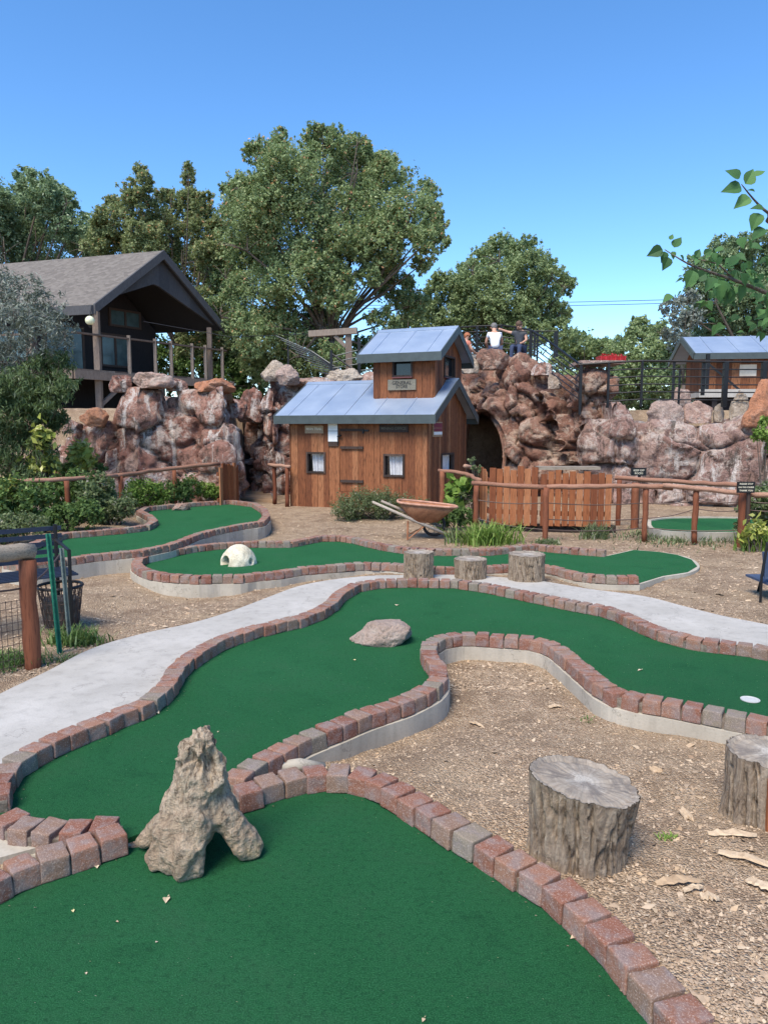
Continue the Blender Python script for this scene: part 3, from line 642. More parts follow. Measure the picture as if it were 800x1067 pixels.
md_ = [o_ for o_ in COL.objects if o_.name == 'rock_mound'][0]
cx_ = Q(505, 470, 17).x; nA = 40; Vt = []; At = np.arange(nA)/nA*2*math.pi
for k in range(46):
    y_ = 16.9+k*.08; f_ = 1.0 if k < 40 else max(0, 1-(k-39)/6)
    p_ = np.stack([np.cos(At)*2, np.full(nA, y_), np.sin(At)*2], 1); w_ = 1+vnoise(p_, .9, 91, 3)*.16
    Vt.append(np.stack([cx_+k*.012+np.cos(At)*.50*w_*f_, np.full(nA, y_)+np.maximum(np.sin(At), 0)*.75, .92+np.sin(At)*1.08*w_*f_], 1))
Vt = np.array(Vt).reshape(-1, 3); ix_ = np.arange(46*nA).reshape(46, nA); F_ = np.stack([ix_[:-1], np.roll(ix_[:-1], -1, 1), np.roll(ix_[1:], -1, 1), ix_[1:]], -1).reshape(-1, 4)
npmesh('cave_lining', Vt, F_, vnoise(Vt, 1.5, 92, 2)*.5+.5, M['rock_mount'], dom='POINT', parent=md_)
def boulder(name, label, c, r, mat, seed, cat='boulder', group=None, flat=.4, sub=5, amp=.22, rot=0, parent=None, top=9):
    bm = bmesh.new(); bmesh.ops.create_icosphere(bm, subdivisions=sub, radius=1)
    V = np.array([v.co[:] for v in bm.verts]); F = np.array([[v.index for v in f.verts] for f in bm.faces]); bm.free()
    rr = np.random.default_rng(seed); 
    for _ in range(11):     # planar cuts give facets
        n_ = rr.normal(0, 1, 3); n_ /= np.linalg.norm(n_); d_ = rr.uniform(.55, .85); s_ = V@n_; V = V-np.outer(np.maximum(s_-d_, 0)*.92, n_)
    V = V*(1+vnoise(V, 2.2, seed, 3)*amp)[:, None]; V = V+V*(vnoise(V, 9, seed+2, 3)*.045-np.abs(vnoise(V, 5, seed+6, 3))*.09)[:, None]
    V[:, 2] = np.maximum(V[:, 2], -flat); V[:, 2] = np.where(V[:, 2] > top, top+(V[:, 2]-top)*.15, V[:, 2])
    V = V*np.array(r); ca, sa = math.cos(rot), math.sin(rot); V = np.stack([V[:, 0]*ca-V[:, 1]*sa, V[:, 0]*sa+V[:, 1]*ca, V[:, 2]], 1)
    o = npmesh(name, V, F, np.full(len(V), rr.uniform(0, 1)), mat, dom='POINT'); o.location = c
    if label: tag(o, label, cat, group)
    return o
def bq(px, pyb, D, wpx, hpx, mat, label, seed, flat=.4, dep=.8, rot=0, zoff=-.06, name='boulder', cat='boulder', group='boulders along the tops of the rock walls'):
    c = Q(px, pyb, D); w = wpx/FPX*D/2; h = hpx/FPX*D
    rz_ = h/(1+flat); c.z += rz_*flat+zoff
    return boulder(name, label, c, (w*1.1, w*dep, rz_*1.15), mat, seed, cat, group, flat, rot=rot)
bq(161, 401, 15.2, 44, 16, M['rock_top'], 'pale rounded boulder capping the highest part of the left rock wall', 1)
bq(128, 405, 15.3, 24, 18, M['rock_left'], 'tall upright rock at the stepped left shoulder of the wall below the house', 2)
bq(186, 404, 15.4, 22, 13, M['rock_left'], 'small brown boulder beside the pale cap rock on the left wall', 3)
bq(221, 405, 15.3, 44, 15, M['rock_orange'], 'reddish flat boulder near the right end of the left rock wall', 4)
bq(100, 441, 15.1, 30, 17, M['rock_orange'], 'orange square rock low on the left step of the wall below the deck', 5)
bq(76, 448, 15.1, 20, 14, M['rock_left'], 'small brown rock beside the dark willow, left of the orange rock', 6)
bq(283, 394, 17.2, 26, 19, M['rock_pale'], 'tall pale boulder standing on the rock wall left of the cabin roof', 7)
bq(299, 398, 17.0, 24, 18, M['rock_top'], 'rounded tan boulder on the wall just above the left cabin eave', 8)
bq(325, 400, 17.6, 50, 9, M['rock_left'], 'low flat rock behind the left part of the cabin roof', 9)
bq(358, 397, 18, 36, 14, M['rock_pale'], 'pale rock behind the cabin roof under the wooden beam post', 10)
bq(386, 396, 18, 30, 12, M['rock_top'], 'pale rock tucked beside the tower wall behind the cabin roof', 11)
bq(513, 382, 17.9, 34, 20, M['rock_mount'], 'peaked brown boulder at the top of the mound in front of the white-shirted visitor', 12, dep=.6)
bq(546, 384, 17.9, 34, 18, M['rock_mount'], 'red and mossy boulder at the top of the mound below the visitor in charcoal', 13, dep=.6)
bq(489, 386, 18, 22, 20, M['rock_pale'], 'whitish rock at the top left of the mound beside the tower roof', 14, dep=.6)
bq(566, 388, 17.4, 24, 12, M['rock_left'], 'white-streaked rock on the mound just under the stair railing', 15)
bq(577, 402, 17.0, 16, 14, M['rock_pale'], 'small white rock on the right shoulder of the mound', 16)
bq(694, 438, 15.4, 44, 22, M['rock_top'], 'broad pale boulder behind the railing, second along the right wall', 17)
bq(728, 437, 15.3, 32, 26, M['rock_top'], 'pale pointed boulder on the right wall under the hut steps', 18)
bq(708, 420, 16.2, 22, 18, M['rock_top'], 'pale rock standing behind the double railing post', 19)
bq(769, 436, 15.3, 20, 26, M['rock_pale'], 'narrow white-edged rock leaning against the orange boulder', 20)
bq(793, 440, 14.4, 38, 42, M['rock_orange'], 'large smooth orange boulder at the right edge of the photo', 21)
bq(748, 436, 15.4, 10, 17, M['rock_pale'], 'little upright white rock between two boulders under the hut', 22)
bq(263, 436, 17.3, 30, 30, M['rock_left'], 'rough brown boulder at the head of the gap between the two left rock walls', 23)
bq(243, 432, 16.6, 26, 24, M['rock_left'], 'brown boulder on the far right shoulder of the left rock wall beside the gap', 24)
rp = Q(622, 440, 16.2)
pw = rockwall('rock_pillar', 'square rock pillar carrying the red planter behind the railing', [(rp.x-.42, 17.0, 2.85), (rp.x-.40, 16.2, 2.85), (rp.x-.2, 16.1, 2.86), (rp.x+.3, 16.1, 2.87), (rp.x+.42, 16.25, 2.86), (rp.x+.42, 17.2, 2.85)], M['rock_mount'], 77, scale=.5, back=.5, lean=.0, z0=.8, amp=.06, cat='rock pillar')
mb = MB(); mb.box((rp.x+.02, 16.5, 2.93), (.95, .95, .07)); o = mb.build('cap_slab', M['rock_top'], base=(rp.x, 16.5, 2.9)); o.parent = pw
# red planter
q = Q(636, 376, 16.3); q.z = 2.966
pl = thing('planter', 'low red planter box on top of the square rock pillar', 'planter', q)
mb = MB(); w, d_, h_ = .26, .14, .10
mb.hexa([(q.x-w, q.y-d_, q.z), (q.x+w, q.y-d_, q.z), (q.x+w, q.y+d_, q.z), (q.x-w, q.y+d_, q.z)], [(q.x-w*1.12, q.y-d_*1.2, q.z+h_), (q.x+w*1.12, q.y-d_*1.2, q.z+h_), (q.x+w*1.12, q.y+d_*1.2, q.z+h_), (q.x-w*1.12, q.y+d_*1.2, q.z+h_)])
for k in range(6): mb.box((q.x-w+k*w*.4, q.y-d_*1.15, q.z+h_/2), (.02, .03, h_*.9))
mb.build('box', M['red'], pl)
mb = MB()
for k in range(60):
    a_ = q+Vector((random.uniform(-.26, .26), random.uniform(-.12, .12), h_+random.uniform(0, .05))); r_ = .03
    mb.face([a_+Vector((random.uniform(-r_, r_), random.uniform(-r_, r_), random.uniform(-r_, r_))) for _ in range(4)], random.random())
mb.build('flowers', M['red'], pl)
# ---------------------------------------------------------------- rocks on the greens
q = P(400, 671, ZT); boulder('rock', 'flat-topped pinkish tan rock lying alone on the middle green', q+Vector((0, .08, .05)), (.25, .17, .15), M['rock_pink'], 105, 'rock', None, .45, amp=.15, top=.62)
q = P(187, 532, ZE); boulder('rock', 'flat brown rock at the far end of the left green', q+Vector((0, .1, .05)), (.20, .14, .10), M['rock_top'], 121, 'rock', None, .5, amp=.1)
# domed white rock with a tunnel
def dome(c, r, tag_=None):
    bm = bmesh.new(); bmesh.ops.create_icosphere(bm, subdivisions=6, radius=1)
    V = np.array([v.co[:] for v in bm.verts]); F = np.array([[v.index for v in f.verts] for f in bm.faces]); bm.free()
    V[:, 2] = np.where(V[:, 2] < 0, 0, V[:, 2])
    V = V*(1+vnoise(V, 1.6, 5, 3)*.10)[:, None]
    V = V*np.array(r)
    # tunnel pressed in along +x+y from the lower left front
    for (ox, oy, rad, dep) in ((-.62, -.62, .058, .26), (.80, -.45, .03, .10)):
        n_ = np.array([ox, oy, 0]); n_ /= np.linalg.norm(n_); ctr = n_*np.array([r[0], r[1], 0]); sd2 = np.array([-n_[1], n_[0], 0])
        lat = V@sd2; z = V[:, 2]-.045; fr = V@n_
        e = np.sqrt(lat**2+z**2)/rad; m_ = np.clip((1.25-e)/.25, 0, 1)*(fr > .03); V = V-np.outer(m_*np.minimum(dep, fr+.02), n_)
    o = npmesh('tunnel_rock', V, F, np.full(len(V), .5), M['domerock'], dom='POINT', smooth=True); o.location = c; return o
t = NT('dome_rock'); v = t.co(); n = t.noise(v, 9, 5); n2 = t.noise(v, 60, 4)
M['domerock'] = t.out(t.mix(t.ramp(n2, [(.35, .5), (.5, 0.0)]), t.ramp(n, [(.3, (.50, .43, .30)), (.6, (.66, .60, .46))]), (.30, .24, .16)), .9, t.math('ADD', n, n2), .5, .006)
q = P(246, 590, ZC)
tag(dome(q+Vector((0, .15, -.005)), (.205, .19, .225)), 'white domed rock with a dark tunnel hole on the kidney-shaped green', 'rock')
# ================================================================ CABIN
def vplane(px, py, O, dr):
    """pixel ray against the vertical plane through O along dr -> (s, z)"""
    d = _d(px, py); a = d[0]; b = d[1]
    # O + s*dr = t*(a,b)
    det = dr[0]*(-b)+a*dr[1]; s_ = (-O[0]*(-b)-a*O[1])/det
    t_ = (O[1]+s_*dr[1])/b; return s_, H+d[2]*t_
def planks(mb, O, dr, nr, width, z0, ztop, holes=(), pw=.14, th=.022, seedv=.5, gap=.005, a_rng=(.1, .95)):
    O = Vector((O[0], O[1], 0)); dr = Vector((dr[0], dr[1], 0)); nr = Vector((nr[0], nr[1], 0))
    s_ = 0; edges = [0]
    while s_ < width-.05: s_ += pw*random.uniform(.8, 1.2); edges.append(min(s_, width))
    if edges[-1] < width: edges.append(width)
    for i in range(len(edges)-1):
        a0, a1 = edges[i]+gap/2, edges[i+1]-gap/2
        if a1-a0 < .01: continue
        av = random.uniform(*a_rng); tt = th*random.uniform(.7, 1.2)
        cuts = sorted({a0, a1} | {h[k] for h in holes for k in (0, 1) if a0 < h[k] < a1} | ({width/2} if a0 < width/2 < a1 else set()))
        for b0, b1 in zip(cuts[:-1], cuts[1:]):
            mid = (b0+b1)/2; segs = [(z0, None)]; hh = sorted([h for h in holes if h[0] <= mid <= h[1]], key=lambda h: h[2])
            iv = []; cur = z0
            for h in hh: iv.append((cur, h[2])); cur = h[3]
            iv.append((cur, None))
            for lo, hi in iv:
                t0 = ztop(b0) if hi is None else hi; t1 = ztop(b1) if hi is None else hi
                if max(t0, t1)-lo < .01: continue
                p0 = O+dr*b0; p1 = O+dr*b1
                bot = [p0, p1, p1+nr*tt, p0+nr*tt]
                mb.hexa([Vector((q_.x, q_.y, lo)) for q_ in (bot[0]-nr*.01, bot[1]-nr*.01, bot[2], bot[3])], [Vector((q_.x, q_.y, z)) for q_, z in ((bot[0]-nr*.01, t0), (bot[1]-nr*.01, t1), (bot[2], t1), (bot[3], t0))], av)
TH = R(23); hu = Vector((math.cos(TH), -math.sin(TH), 0)); hv = Vector((math.sin(TH), math.cos(TH), 0))
HL = P(304, 527, 0); HW = 2.85; HD = 2.3; HRc = HL+hu*HW
def Hp(u, v, z): q_ = HL+hu*u+hv*v; return Vector((q_.x, q_.y, z))
cabin = thing('cabin', 'small stained brown board cabin with sky-tinted metal roofs and a square tower', 'cabin', Hp(HW/2, HD/2, 0))
EZ = 1.74; RZ = 2.42
def rect_on(O, dr, x0, y0, x1, y1):
    s0, _ = vplane(x0, (y0+y1)/2, O, dr); s1, _ = vplane(x1, (y0+y1)/2, O, dr)
    _, zt_ = vplane((x0+x1)/2, y0, O, dr); _, zb_ = vplane((x0+x1)/2, y1, O, dr); return (s0, s1, zb_, zt_)
def window(parent, O, dr, nr, r, kind, fw=.035):
    O = Vector((O[0], O[1], 0)); s0, s1, z0, z1 = r; mb = MB(); fl = .045
    def pt(s_, z, n_): q_ = O+dr*s_+nr*n_; return Vector((q_.x, q_.y, z))
    for (a0, a1, b0, b1) in ((s0, s0+fw, z0, z1), (s1-fw, s1, z0, z1), (s0+fw, s1-fw, z1-fw, z1), (s0+fw, s1-fw, z0, z0+fw)):
        mb.hexa([pt(a0, b0, -.03), pt(a1, b0, -.03), pt(a1, b0, fl), pt(a0, b0, fl)], [pt(a0, b1, -.03), pt(a1, b1, -.03), pt(a1, b1, fl), pt(a0, b1, fl)], random.random())
    if kind == 'dark':
        mb2 = MB(); mb2.hexa([pt(s0, z0-.02, 0), pt(s1, z0-.02, 0), pt(s1, z0-.02, fl+.03), pt(s0, z0-.02, fl+.03)], [pt(s0, z0+.001, 0), pt(s1, z0+.001, 0), pt(s1, z0+.001, fl+.03), pt(s0, z0+.001, fl+.03)])
    f = mb.build('window', M['darkwood'], parent)
    if kind == 'dark': mb2.build('sill', M['maroontrim'], f)
    mb = MB(); mb.face([pt(s0+fw*.8, z0+fw*.8, -.02), pt(s1-fw*.8, z0+fw*.8, -.02), pt(s1-fw*.8, z1-fw*.8, -.02), pt(s0+fw*.8, z1-fw*.8, -.02)])
    mb.build('pane', M['glassdark'] if kind != 'curtain' else M['clear'], f)
    if kind == 'curtain':
        mb = MB(); n = 24; a0, a1 = s0+fw+(s1-s0)*.12, s1-fw; pts = []
        for i in range(n+1):
            s_ = a0+(a1-a0)*i/n; w_ = .012*math.sin(i*1.9)+.006*math.sin(i*3.3+1)
            pts.append((pt(s_, z1-fw, -.06+w_), pt(s_+(.02*(1-i/n)), z0+fw, -.06+w_*1.3)))
        for i in range(n): mb.face([pts[i][1], pts[i+1][1], pts[i+1][0], pts[i][0]])
        mb.build('curtain', M['curtain'], f, smooth=True)
        mb = MB(); mb.face([pt(s0, z0, -.12), pt(s1, z0, -.12), pt(s1, z1, -.12), pt(s0, z1, -.12)]); mb.build('interior', M['darkwall'], f)
    return f
t = NT('clear_glass'); gb = t.n.new('ShaderNodeBsdfGlossy'); gb.inputs['Roughness'].default_value = .05; tb = t.n.new('ShaderNodeBsdfTransparent'); mx = t.n.new('ShaderNodeMixShader'); mx.inputs[0].default_value = .12
t.l.new(tb.outputs[0], mx.inputs[1]); t.l.new(gb.outputs[0], mx.inputs[2]); t.l.new(mx.outputs[0], t.n['Material Output'].inputs[0]); M['clear'] = t.m
nF = -hv; nR = hu
wa = rect_on(HL, hu, 320, 471, 340, 493); wb = rect_on(HL, hu, 400, 473, 422, 497); door = rect_on(HL, hu, 354, 440, 380, 507)
door = (door[0], door[1], .32, door[3]); ws = rect_on(HRc, hv, 458, 472, 471, 492)
mb = MB(); planks(mb, HL, hu, nF, HW, -.05, lambda s_: EZ+.10, [wa, wb, door]); fw_ = mb.build('wall', M['cabin'], cabin)
gtop = lambda s_: EZ+.06+(RZ-EZ-.06)*(1-abs(s_-HD/2)/(HD/2))
mb = MB(); planks(mb, HRc, hv, nR, HD, -.05, gtop, [ws]); mb.build('wall', M['cabin'], cabin)
mb = MB(); planks(mb, HL, hv, -nR, HD, -.05, gtop); mb.build('wall', M['cabin'], cabin)
mb = MB(); planks(mb, HL+hv*HD, hu, hv, HW, -.05, lambda s_: EZ+.10); mb.build('wall', M['cabin'], cabin)
window(cabin, HL, hu, nF, wa, 'curtain'); window(cabin, HL, hu, nF, wb, 'curtain'); window(cabin, HRc, hv, nR, ws, 'curtain')
# dutch door
dm = MB(); zmid = door[2]+(door[3]-door[2])*.62
planks(dm, HL+nF*-.012+hu*door[0], hu, nF, door[1]-door[0], door[2]+.005, lambda s_: door[3]-.01, pw=.12)
dr_ = dm.build('door', M['cabin'], cabin)
mb = MB()
for z_ in (door[3]-.17, zmid, door[2]+.18):
    mb = MB(); mb.hexa([Hp(door[0]+.03, -.018, z_), Hp(door[1]-.02, -.018, z_), Hp(door[1]-.02, -.045, z_), Hp(door[0]+.03, -.045, z_)][::-1], [Hp(door[0]+.03, -.018, z_+.05), Hp(door[1]-.02, -.018, z_+.05), Hp(door[1]-.02, -.045, z_+.05), Hp(door[0]+.03, -.045, z_+.05)][::-1]); mb.build('batten', M['darkwood'], dr_)
mb = MB(); mb.box(Hp(door[1]+.04, -.04, door[3]-.155), (.13, .02, .035), -TH); mb.box(Hp(door[1]-.01, -.05, door[3]-.17), (.03, .02, .08), -TH); mb.build('hinge', M['black'], dr_)
mb = MB(); mb.tube([Hp(door[0]-.02, -.05, door[3]-.27), Hp(door[0]+.06, -.06, door[3]-.25)], .018); mb.tube([Hp(door[0]-.01, -.06, door[3]-.3), Hp(door[0]-.01, -.05, door[3]-.42)], .01); mb.build('latch', M['black'], dr_)
mb = MB()
for u_ in (0, HW): mb.hexa([Hp(u_-.012, -.01, -.05), Hp(u_+.012, -.01, -.05), Hp(u_+.012, -.032, -.05), Hp(u_-.012, -.032, -.05)][::-1], [Hp(u_-.012, -.01, EZ), Hp(u_+.012, -.01, EZ), Hp(u_+.012, -.032, EZ), Hp(u_-.012, -.032, EZ)][::-1], .2)
mb.build('corner_trim', M['cabin'], cabin)
def gable_roof(u0, u1, v0, v1, ez, rz, parent, th=.05, seam=.6, fas=.11, name='roof'):
    vm = (v0+v1)/2; mb = MB()
    for (a, b) in ((v0, vm), (v1, vm)):
        bot = [Hp(u0, a, ez), Hp(u1, a, ez), Hp(u1, b, rz), Hp(u0, b, rz)]
        top = [q_+Vector((0, 0, th)) for q_ in bot]
        if a > b: bot, top = bot[::-1], top[::-1]
        mb.hexa(bot, top)
        k = u0+seam*.5
        while k < u1-.05:
            s_ = .012
            mb.hexa([Hp(k-s_, a, ez+th), Hp(k+s_, a, ez+th), Hp(k+s_, b, rz+th), Hp(k-s_, b, rz+th)], [Hp(k-s_*.5, a, ez+th+.014), Hp(k+s_*.5, a, ez+th+.014), Hp(k+s_*.5, b, rz+th+.014), Hp(k-s_*.5, b, rz+th+.014)]); k += seam
    sl = (rz-ez)/(vm-v0)
    for sgn, a in ((-1, v0), (1, v1)):   # ridge cap
        mb.hexa([Hp(u0-.01, vm, rz+th+.004), Hp(u1+.01, vm, rz+th+.004), Hp(u1+.01, vm+sgn*.1, rz+th+.004-.1*sl), Hp(u0-.01, vm+sgn*.1, rz+th+.004-.1*sl)], [Hp(u0-.01, vm, rz+th+.02), Hp(u1+.01, vm, rz+th+.02), Hp(u1+.01, vm+sgn*.1, rz+th+.02-.1*sl), Hp(u0-.01, vm+sgn*.1, rz+th+.02-.1*sl)])
    rf = mb.build(name, M['roof'], parent)
    mb = MB()
    for a, o_ in ((v0, -.022), (v1, .022)):
        mb.hexa([Hp(u0, a, ez-fas), Hp(u1, a, ez-fas), Hp(u1, a+o_, ez-fas), Hp(u0, a+o_, ez-fas)], [Hp(u0, a, ez+th), Hp(u1, a, ez+th), Hp(u1, a+o_, ez+th), Hp(u0, a+o_, ez+th)])
    for u_, o_ in ((u0, -.02), (u1, .02)):
        for a, e_ in ((v0, -.022), (v1, .022)):
            mb.hexa([Hp(u_, a+e_, ez-fas), Hp(u_+o_, a+e_, ez-fas), Hp(u_+o_, vm, rz-fas+.02), Hp(u_, vm, rz-fas+.02)], [Hp(u_, a+e_, ez+th+.004), Hp(u_+o_, a+e_, ez+th+.004), Hp(u_+o_, vm, rz+th+.012), Hp(u_, vm, rz+th+.012)])
    mb.build('fascia', M['fascia'], rf)
    return rf
gable_roof(-.22, HW+.20, -.22, HD+.22, EZ-.02, RZ, cabin)
# tower
TU0, TU1, TV0, TV1 = HW-1.245, HW-.047, .42, 2.08; TEZ = 2.86; TRZ = 3.42
TL = Hp(TU0, TV0, 0); TR_ = Hp(TU1, TV0, 0); TW_, TD_ = TU1-TU0, TV1-TV0
tw = rect_on(TL, hu, 409.5, 374, 430.5, 393); tws = rect_on(TR_, hv, 461, 371, 472, 394)
tt_ = lambda s_: TEZ+.03+(TRZ-TEZ-.03)*(1-abs(s_-TD_/2)/(TD_/2))
for (O_, d_, n_, w_, tp_, ho) in ((TL, hu, nF, TW_, lambda s_: TEZ+.07, [tw]), (TR_, hv, nR, TD_, tt_, [tws]), (TL, hv, -nR, TD_, tt_, []), (TL+hv*TD_, hu, hv, TW_, lambda s_: TEZ+.07, [])):
    mb = MB(); planks(mb, O_, d_, n_, w_, 1.9, tp_, ho, a_rng=(.05, .7)); mb.build('tower_wall', M['cabin'], cabin)
window(cabin, TL, hu, nF, tw, 'dark'); window(cabin, TR_, hv, nR, tws, 'dark')
gable_roof(TU0-.25, TU1+.2, TV0-.2, TV1+.2, TEZ, TRZ, cabin, seam=.55)
# lettering
def lettering(txt, size, origin, dr, mat, parent, th=.003, align='CENTER', nr=None, bold=0.0):
    cu = bpy.data.curves.new('lettering', 'FONT'); cu.body = txt; cu.size = size; cu.align_x = align; cu.align_y = 'CENTER'; cu.extrude = th; cu.offset = bold; cu.resolution_u = 2
    o = bpy.data.objects.new('tmp_text', cu); COL.objects.link(o)
    dg = bpy.context.evaluated_depsgraph_get(); dg.update(); me = bpy.data.meshes.new_from_object(o.evaluated_get(dg))
    bpy.data.objects.remove(o)
    dr = Vector((dr[0], dr[1], 0)).normalized(); n_ = dr.cross(Vector((0, 0, 1)))
    Mx = Matrix((dr, Vector((0, 0, 1)), n_)).transposed(); off = world_loc(parent)
    for v in me.vertices: v.co = Vector(origin)+Mx@v.co-off
    me.materials.clear(); me.materials.append(mat); me.update()
    o = bpy.data.objects.new('lettering', me); COL.objects.link(o); o.parent = parent; return o
def sign_on(O, dr, nr, r, mat, label, lines, lmat, depth=.02, cat='sign', name='sign', off=.03, border=None, group=None):
    s0, s1, z0, z1 = r; O = Vector((O[0], O[1], 0)); dr = Vector(dr); nr = Vector(nr)
    def pt(s_, z, n_): q_ = O+dr*s_+nr*n_; return Vector((q_.x, q_.y, z))
    t_ = thing(name, label, cat, pt((s0+s1)/2, z0, off), group)
    mb = MB(); mb.hexa([pt(s0, z0, off-.01), pt(s0, z0, off+depth), pt(s1, z0, off+depth), pt(s1, z0, off-.01)][::1], [pt(s0, z1, off-.01), pt(s0, z1, off+depth), pt(s1, z1, off+depth), pt(s1, z1, off-.01)])
    mb.build('board', mat, t_)
    for (txt, size, fz, *sh) in lines:
        lettering(txt, size, pt((s0+s1)/2+(sh[0] if sh else 0), z0+(z1-z0)*fz, off+depth+.002), dr, lmat, t_, bold=size*.012)
    return t_, pt
r = rect_on(TL, hu, 405, 395.5, 434, 406.5)
ts, pt = sign_on(TL, hu, nF, r, M['signwood'], 'grey wooden sign under the front window of the cabin tower', [('GENERAL', .092, .66), ('STORE', .078, .30)], M['ink'])
r = rect_on(HL, hu, 319, 443.5, 338, 451.5)
sign_on(HL, hu, nF, r, M['signtan'], 'small tan wooden sign above the left cabin window', [('MAIN TRAIL', .064, .56)], M['ivory'])
r = rect_on(HL, hu, 396, 442.5, 426, 450.5)
sign_on(HL, hu, nF, r, M['signdark'] if 'signdark' in M else M['darkwood'], 'long dark wooden sign above the right cabin window', [('MINING OFFICE', .070, .5)], M['galvtext'] if 'galvtext' in M else M['signwood'])
r = rect_on(HL, hu, 343, 438, 353.2, 460)
nb, pt = sign_on(HL, hu, nF, (r[0], r[1], r[2]-.09, r[3]), M['darkwood'], 'white paper notice on a dark board beside the cabin door', [], M['ink'], cat='notice', name='notice_board')
s0, s1, z0, z1 = r
for (a, b) in ((z0, (z0+z1)/2-.005), ((z0+z1)/2+.003, z1)):
    mb = MB(); mb.hexa([pt(s0+.004, a, .052), pt(s0+.004, a, .056), pt(s1-.004, a, .056), pt(s1-.004, a, .052)], [pt(s0+.004, b, .052), pt(s0+.004, b, .056), pt(s1-.004, b, .056), pt(s1-.004, b, .052)]); mb.build('paper', M['white'], nb)
r = rect_on(HRc, hv, 449, 439.5, 458, 455)
nb, pt = sign_on(HRc, hv, nR, r, M['signtan'], 'small maroon and white notice on the right gable wall of the cabin', [], M['ink'], cat='notice', name='notice')
s0, s1, z0, z1 = r; hh = z1-z0
for (a, b, m_) in ((.60, .92, 'maroon'), (.36, .56, 'maroon'), (.14, .33, 'white')):
    mb = MB(); a = z0+hh*a; b = z0+hh*b; mb.hexa([pt(s0+.015, a, .049), pt(s0+.015, a, .054), pt(s1-.015, a, .054), pt(s1-.015, a, .049)], [pt(s0+.015, b, .049), pt(s0+.015, b, .054), pt(s1-.015, b, .054), pt(s1-.015, b, .049)]); mb.build('panel', M[m_], nb)
# ================================================================ DARK HOUSE on the left
gA = Vector((-8.51, 22, 0)); gC = Vector((-5.76, 26.4, 0)); gdir = (gC-gA); GW = gdir.length; gdir.normalize(); rdir = Vector((-.955, .30, 0)).normalized()
def G(s_, t_, z): q_ = gA+gdir*s_+rdir*t_; return Vector((q_.x, q_.y, z))
house = thing('house', 'dark two-storey house with a grey shingle roof and raised covered deck', 'house', G(GW/2, 4, 1.9))
ge, gr = 4.93, 6.95; LT = 13
mb = MB()
for (a, b) in ((-.05, GW/2), (GW+.05, GW/2)):
    bot = [G(a, -.15, ge), G(a, LT, ge), G(b, LT, gr), G(b, -.15, gr)]
    if a < b: bot = bot[::-1]
    mb.hexa(bot, [q_+Vector((0, 0, .14)) for q_ in bot])
rf = mb.build('roof', M['shingle'], house)
mb = MB()
for (a, b) in ((-.05, GW/2), (GW+.05, GW/2)):
    mb.hexa([G(a, -.15, ge-.12), G(a, -.21, ge-.12), G(b, -.21, gr-.12), G(b, -.15, gr-.12)][::(1 if a > b else -1)], [G(a, -.15, ge+.155), G(a, -.21, ge+.155), G(b, -.21, gr+.155), G(b, -.15, gr+.155)][::(1 if a > b else -1)], .9)
mb.hexa([G(-.05, -.15, ge-.14), G(-.05, LT, ge-.14), G(-.12, LT, ge-.14), G(-.12, -.15, ge-.14)][::-1], [G(-.05, -.15, ge+.12), G(-.05, LT, ge+.12), G(-.12, LT, ge+.12), G(-.12, -.15, ge+.12)][::-1], .9)
mb.build('fascia', M['gable'], rf)
# gable truss band
mb = MB(); n = 12
def outer(s_): return ge-.03+(gr-ge)*(1-abs(s_-GW/2)/(GW/2))
def inner(s_): return ge+.05+(1.08)*(1-abs(s_-GW*.47)/(GW*.53)) if s_ > .25 else ge-.3
ss = [GW*i/24 for i in range(25)]
for i in range(24):
    a, b = ss[i], ss[i+1]; i0, i1 = min(inner(a), outer(a)-.01), min(inner(b), outer(b)-.01)
    mb.hexa([G(a, .10, i0), G(b, .10, i1), G(b, .02, i1), G(a, .02, i0)][::-1], [G(a, .10, outer(a)), G(b, .10, outer(b)), G(b, .02, outer(b)), G(a, .02, outer(a))][::-1], (i//2 % 3)*.3+.1)
mb.build('gable_board', M['gable'], house)
mb = MB()
for (a, b) in ((.02, GW/2), (GW-.02, GW/2)):
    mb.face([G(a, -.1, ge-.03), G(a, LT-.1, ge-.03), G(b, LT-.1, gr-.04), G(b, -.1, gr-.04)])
mb.build('soffit', M['soffit'], rf)
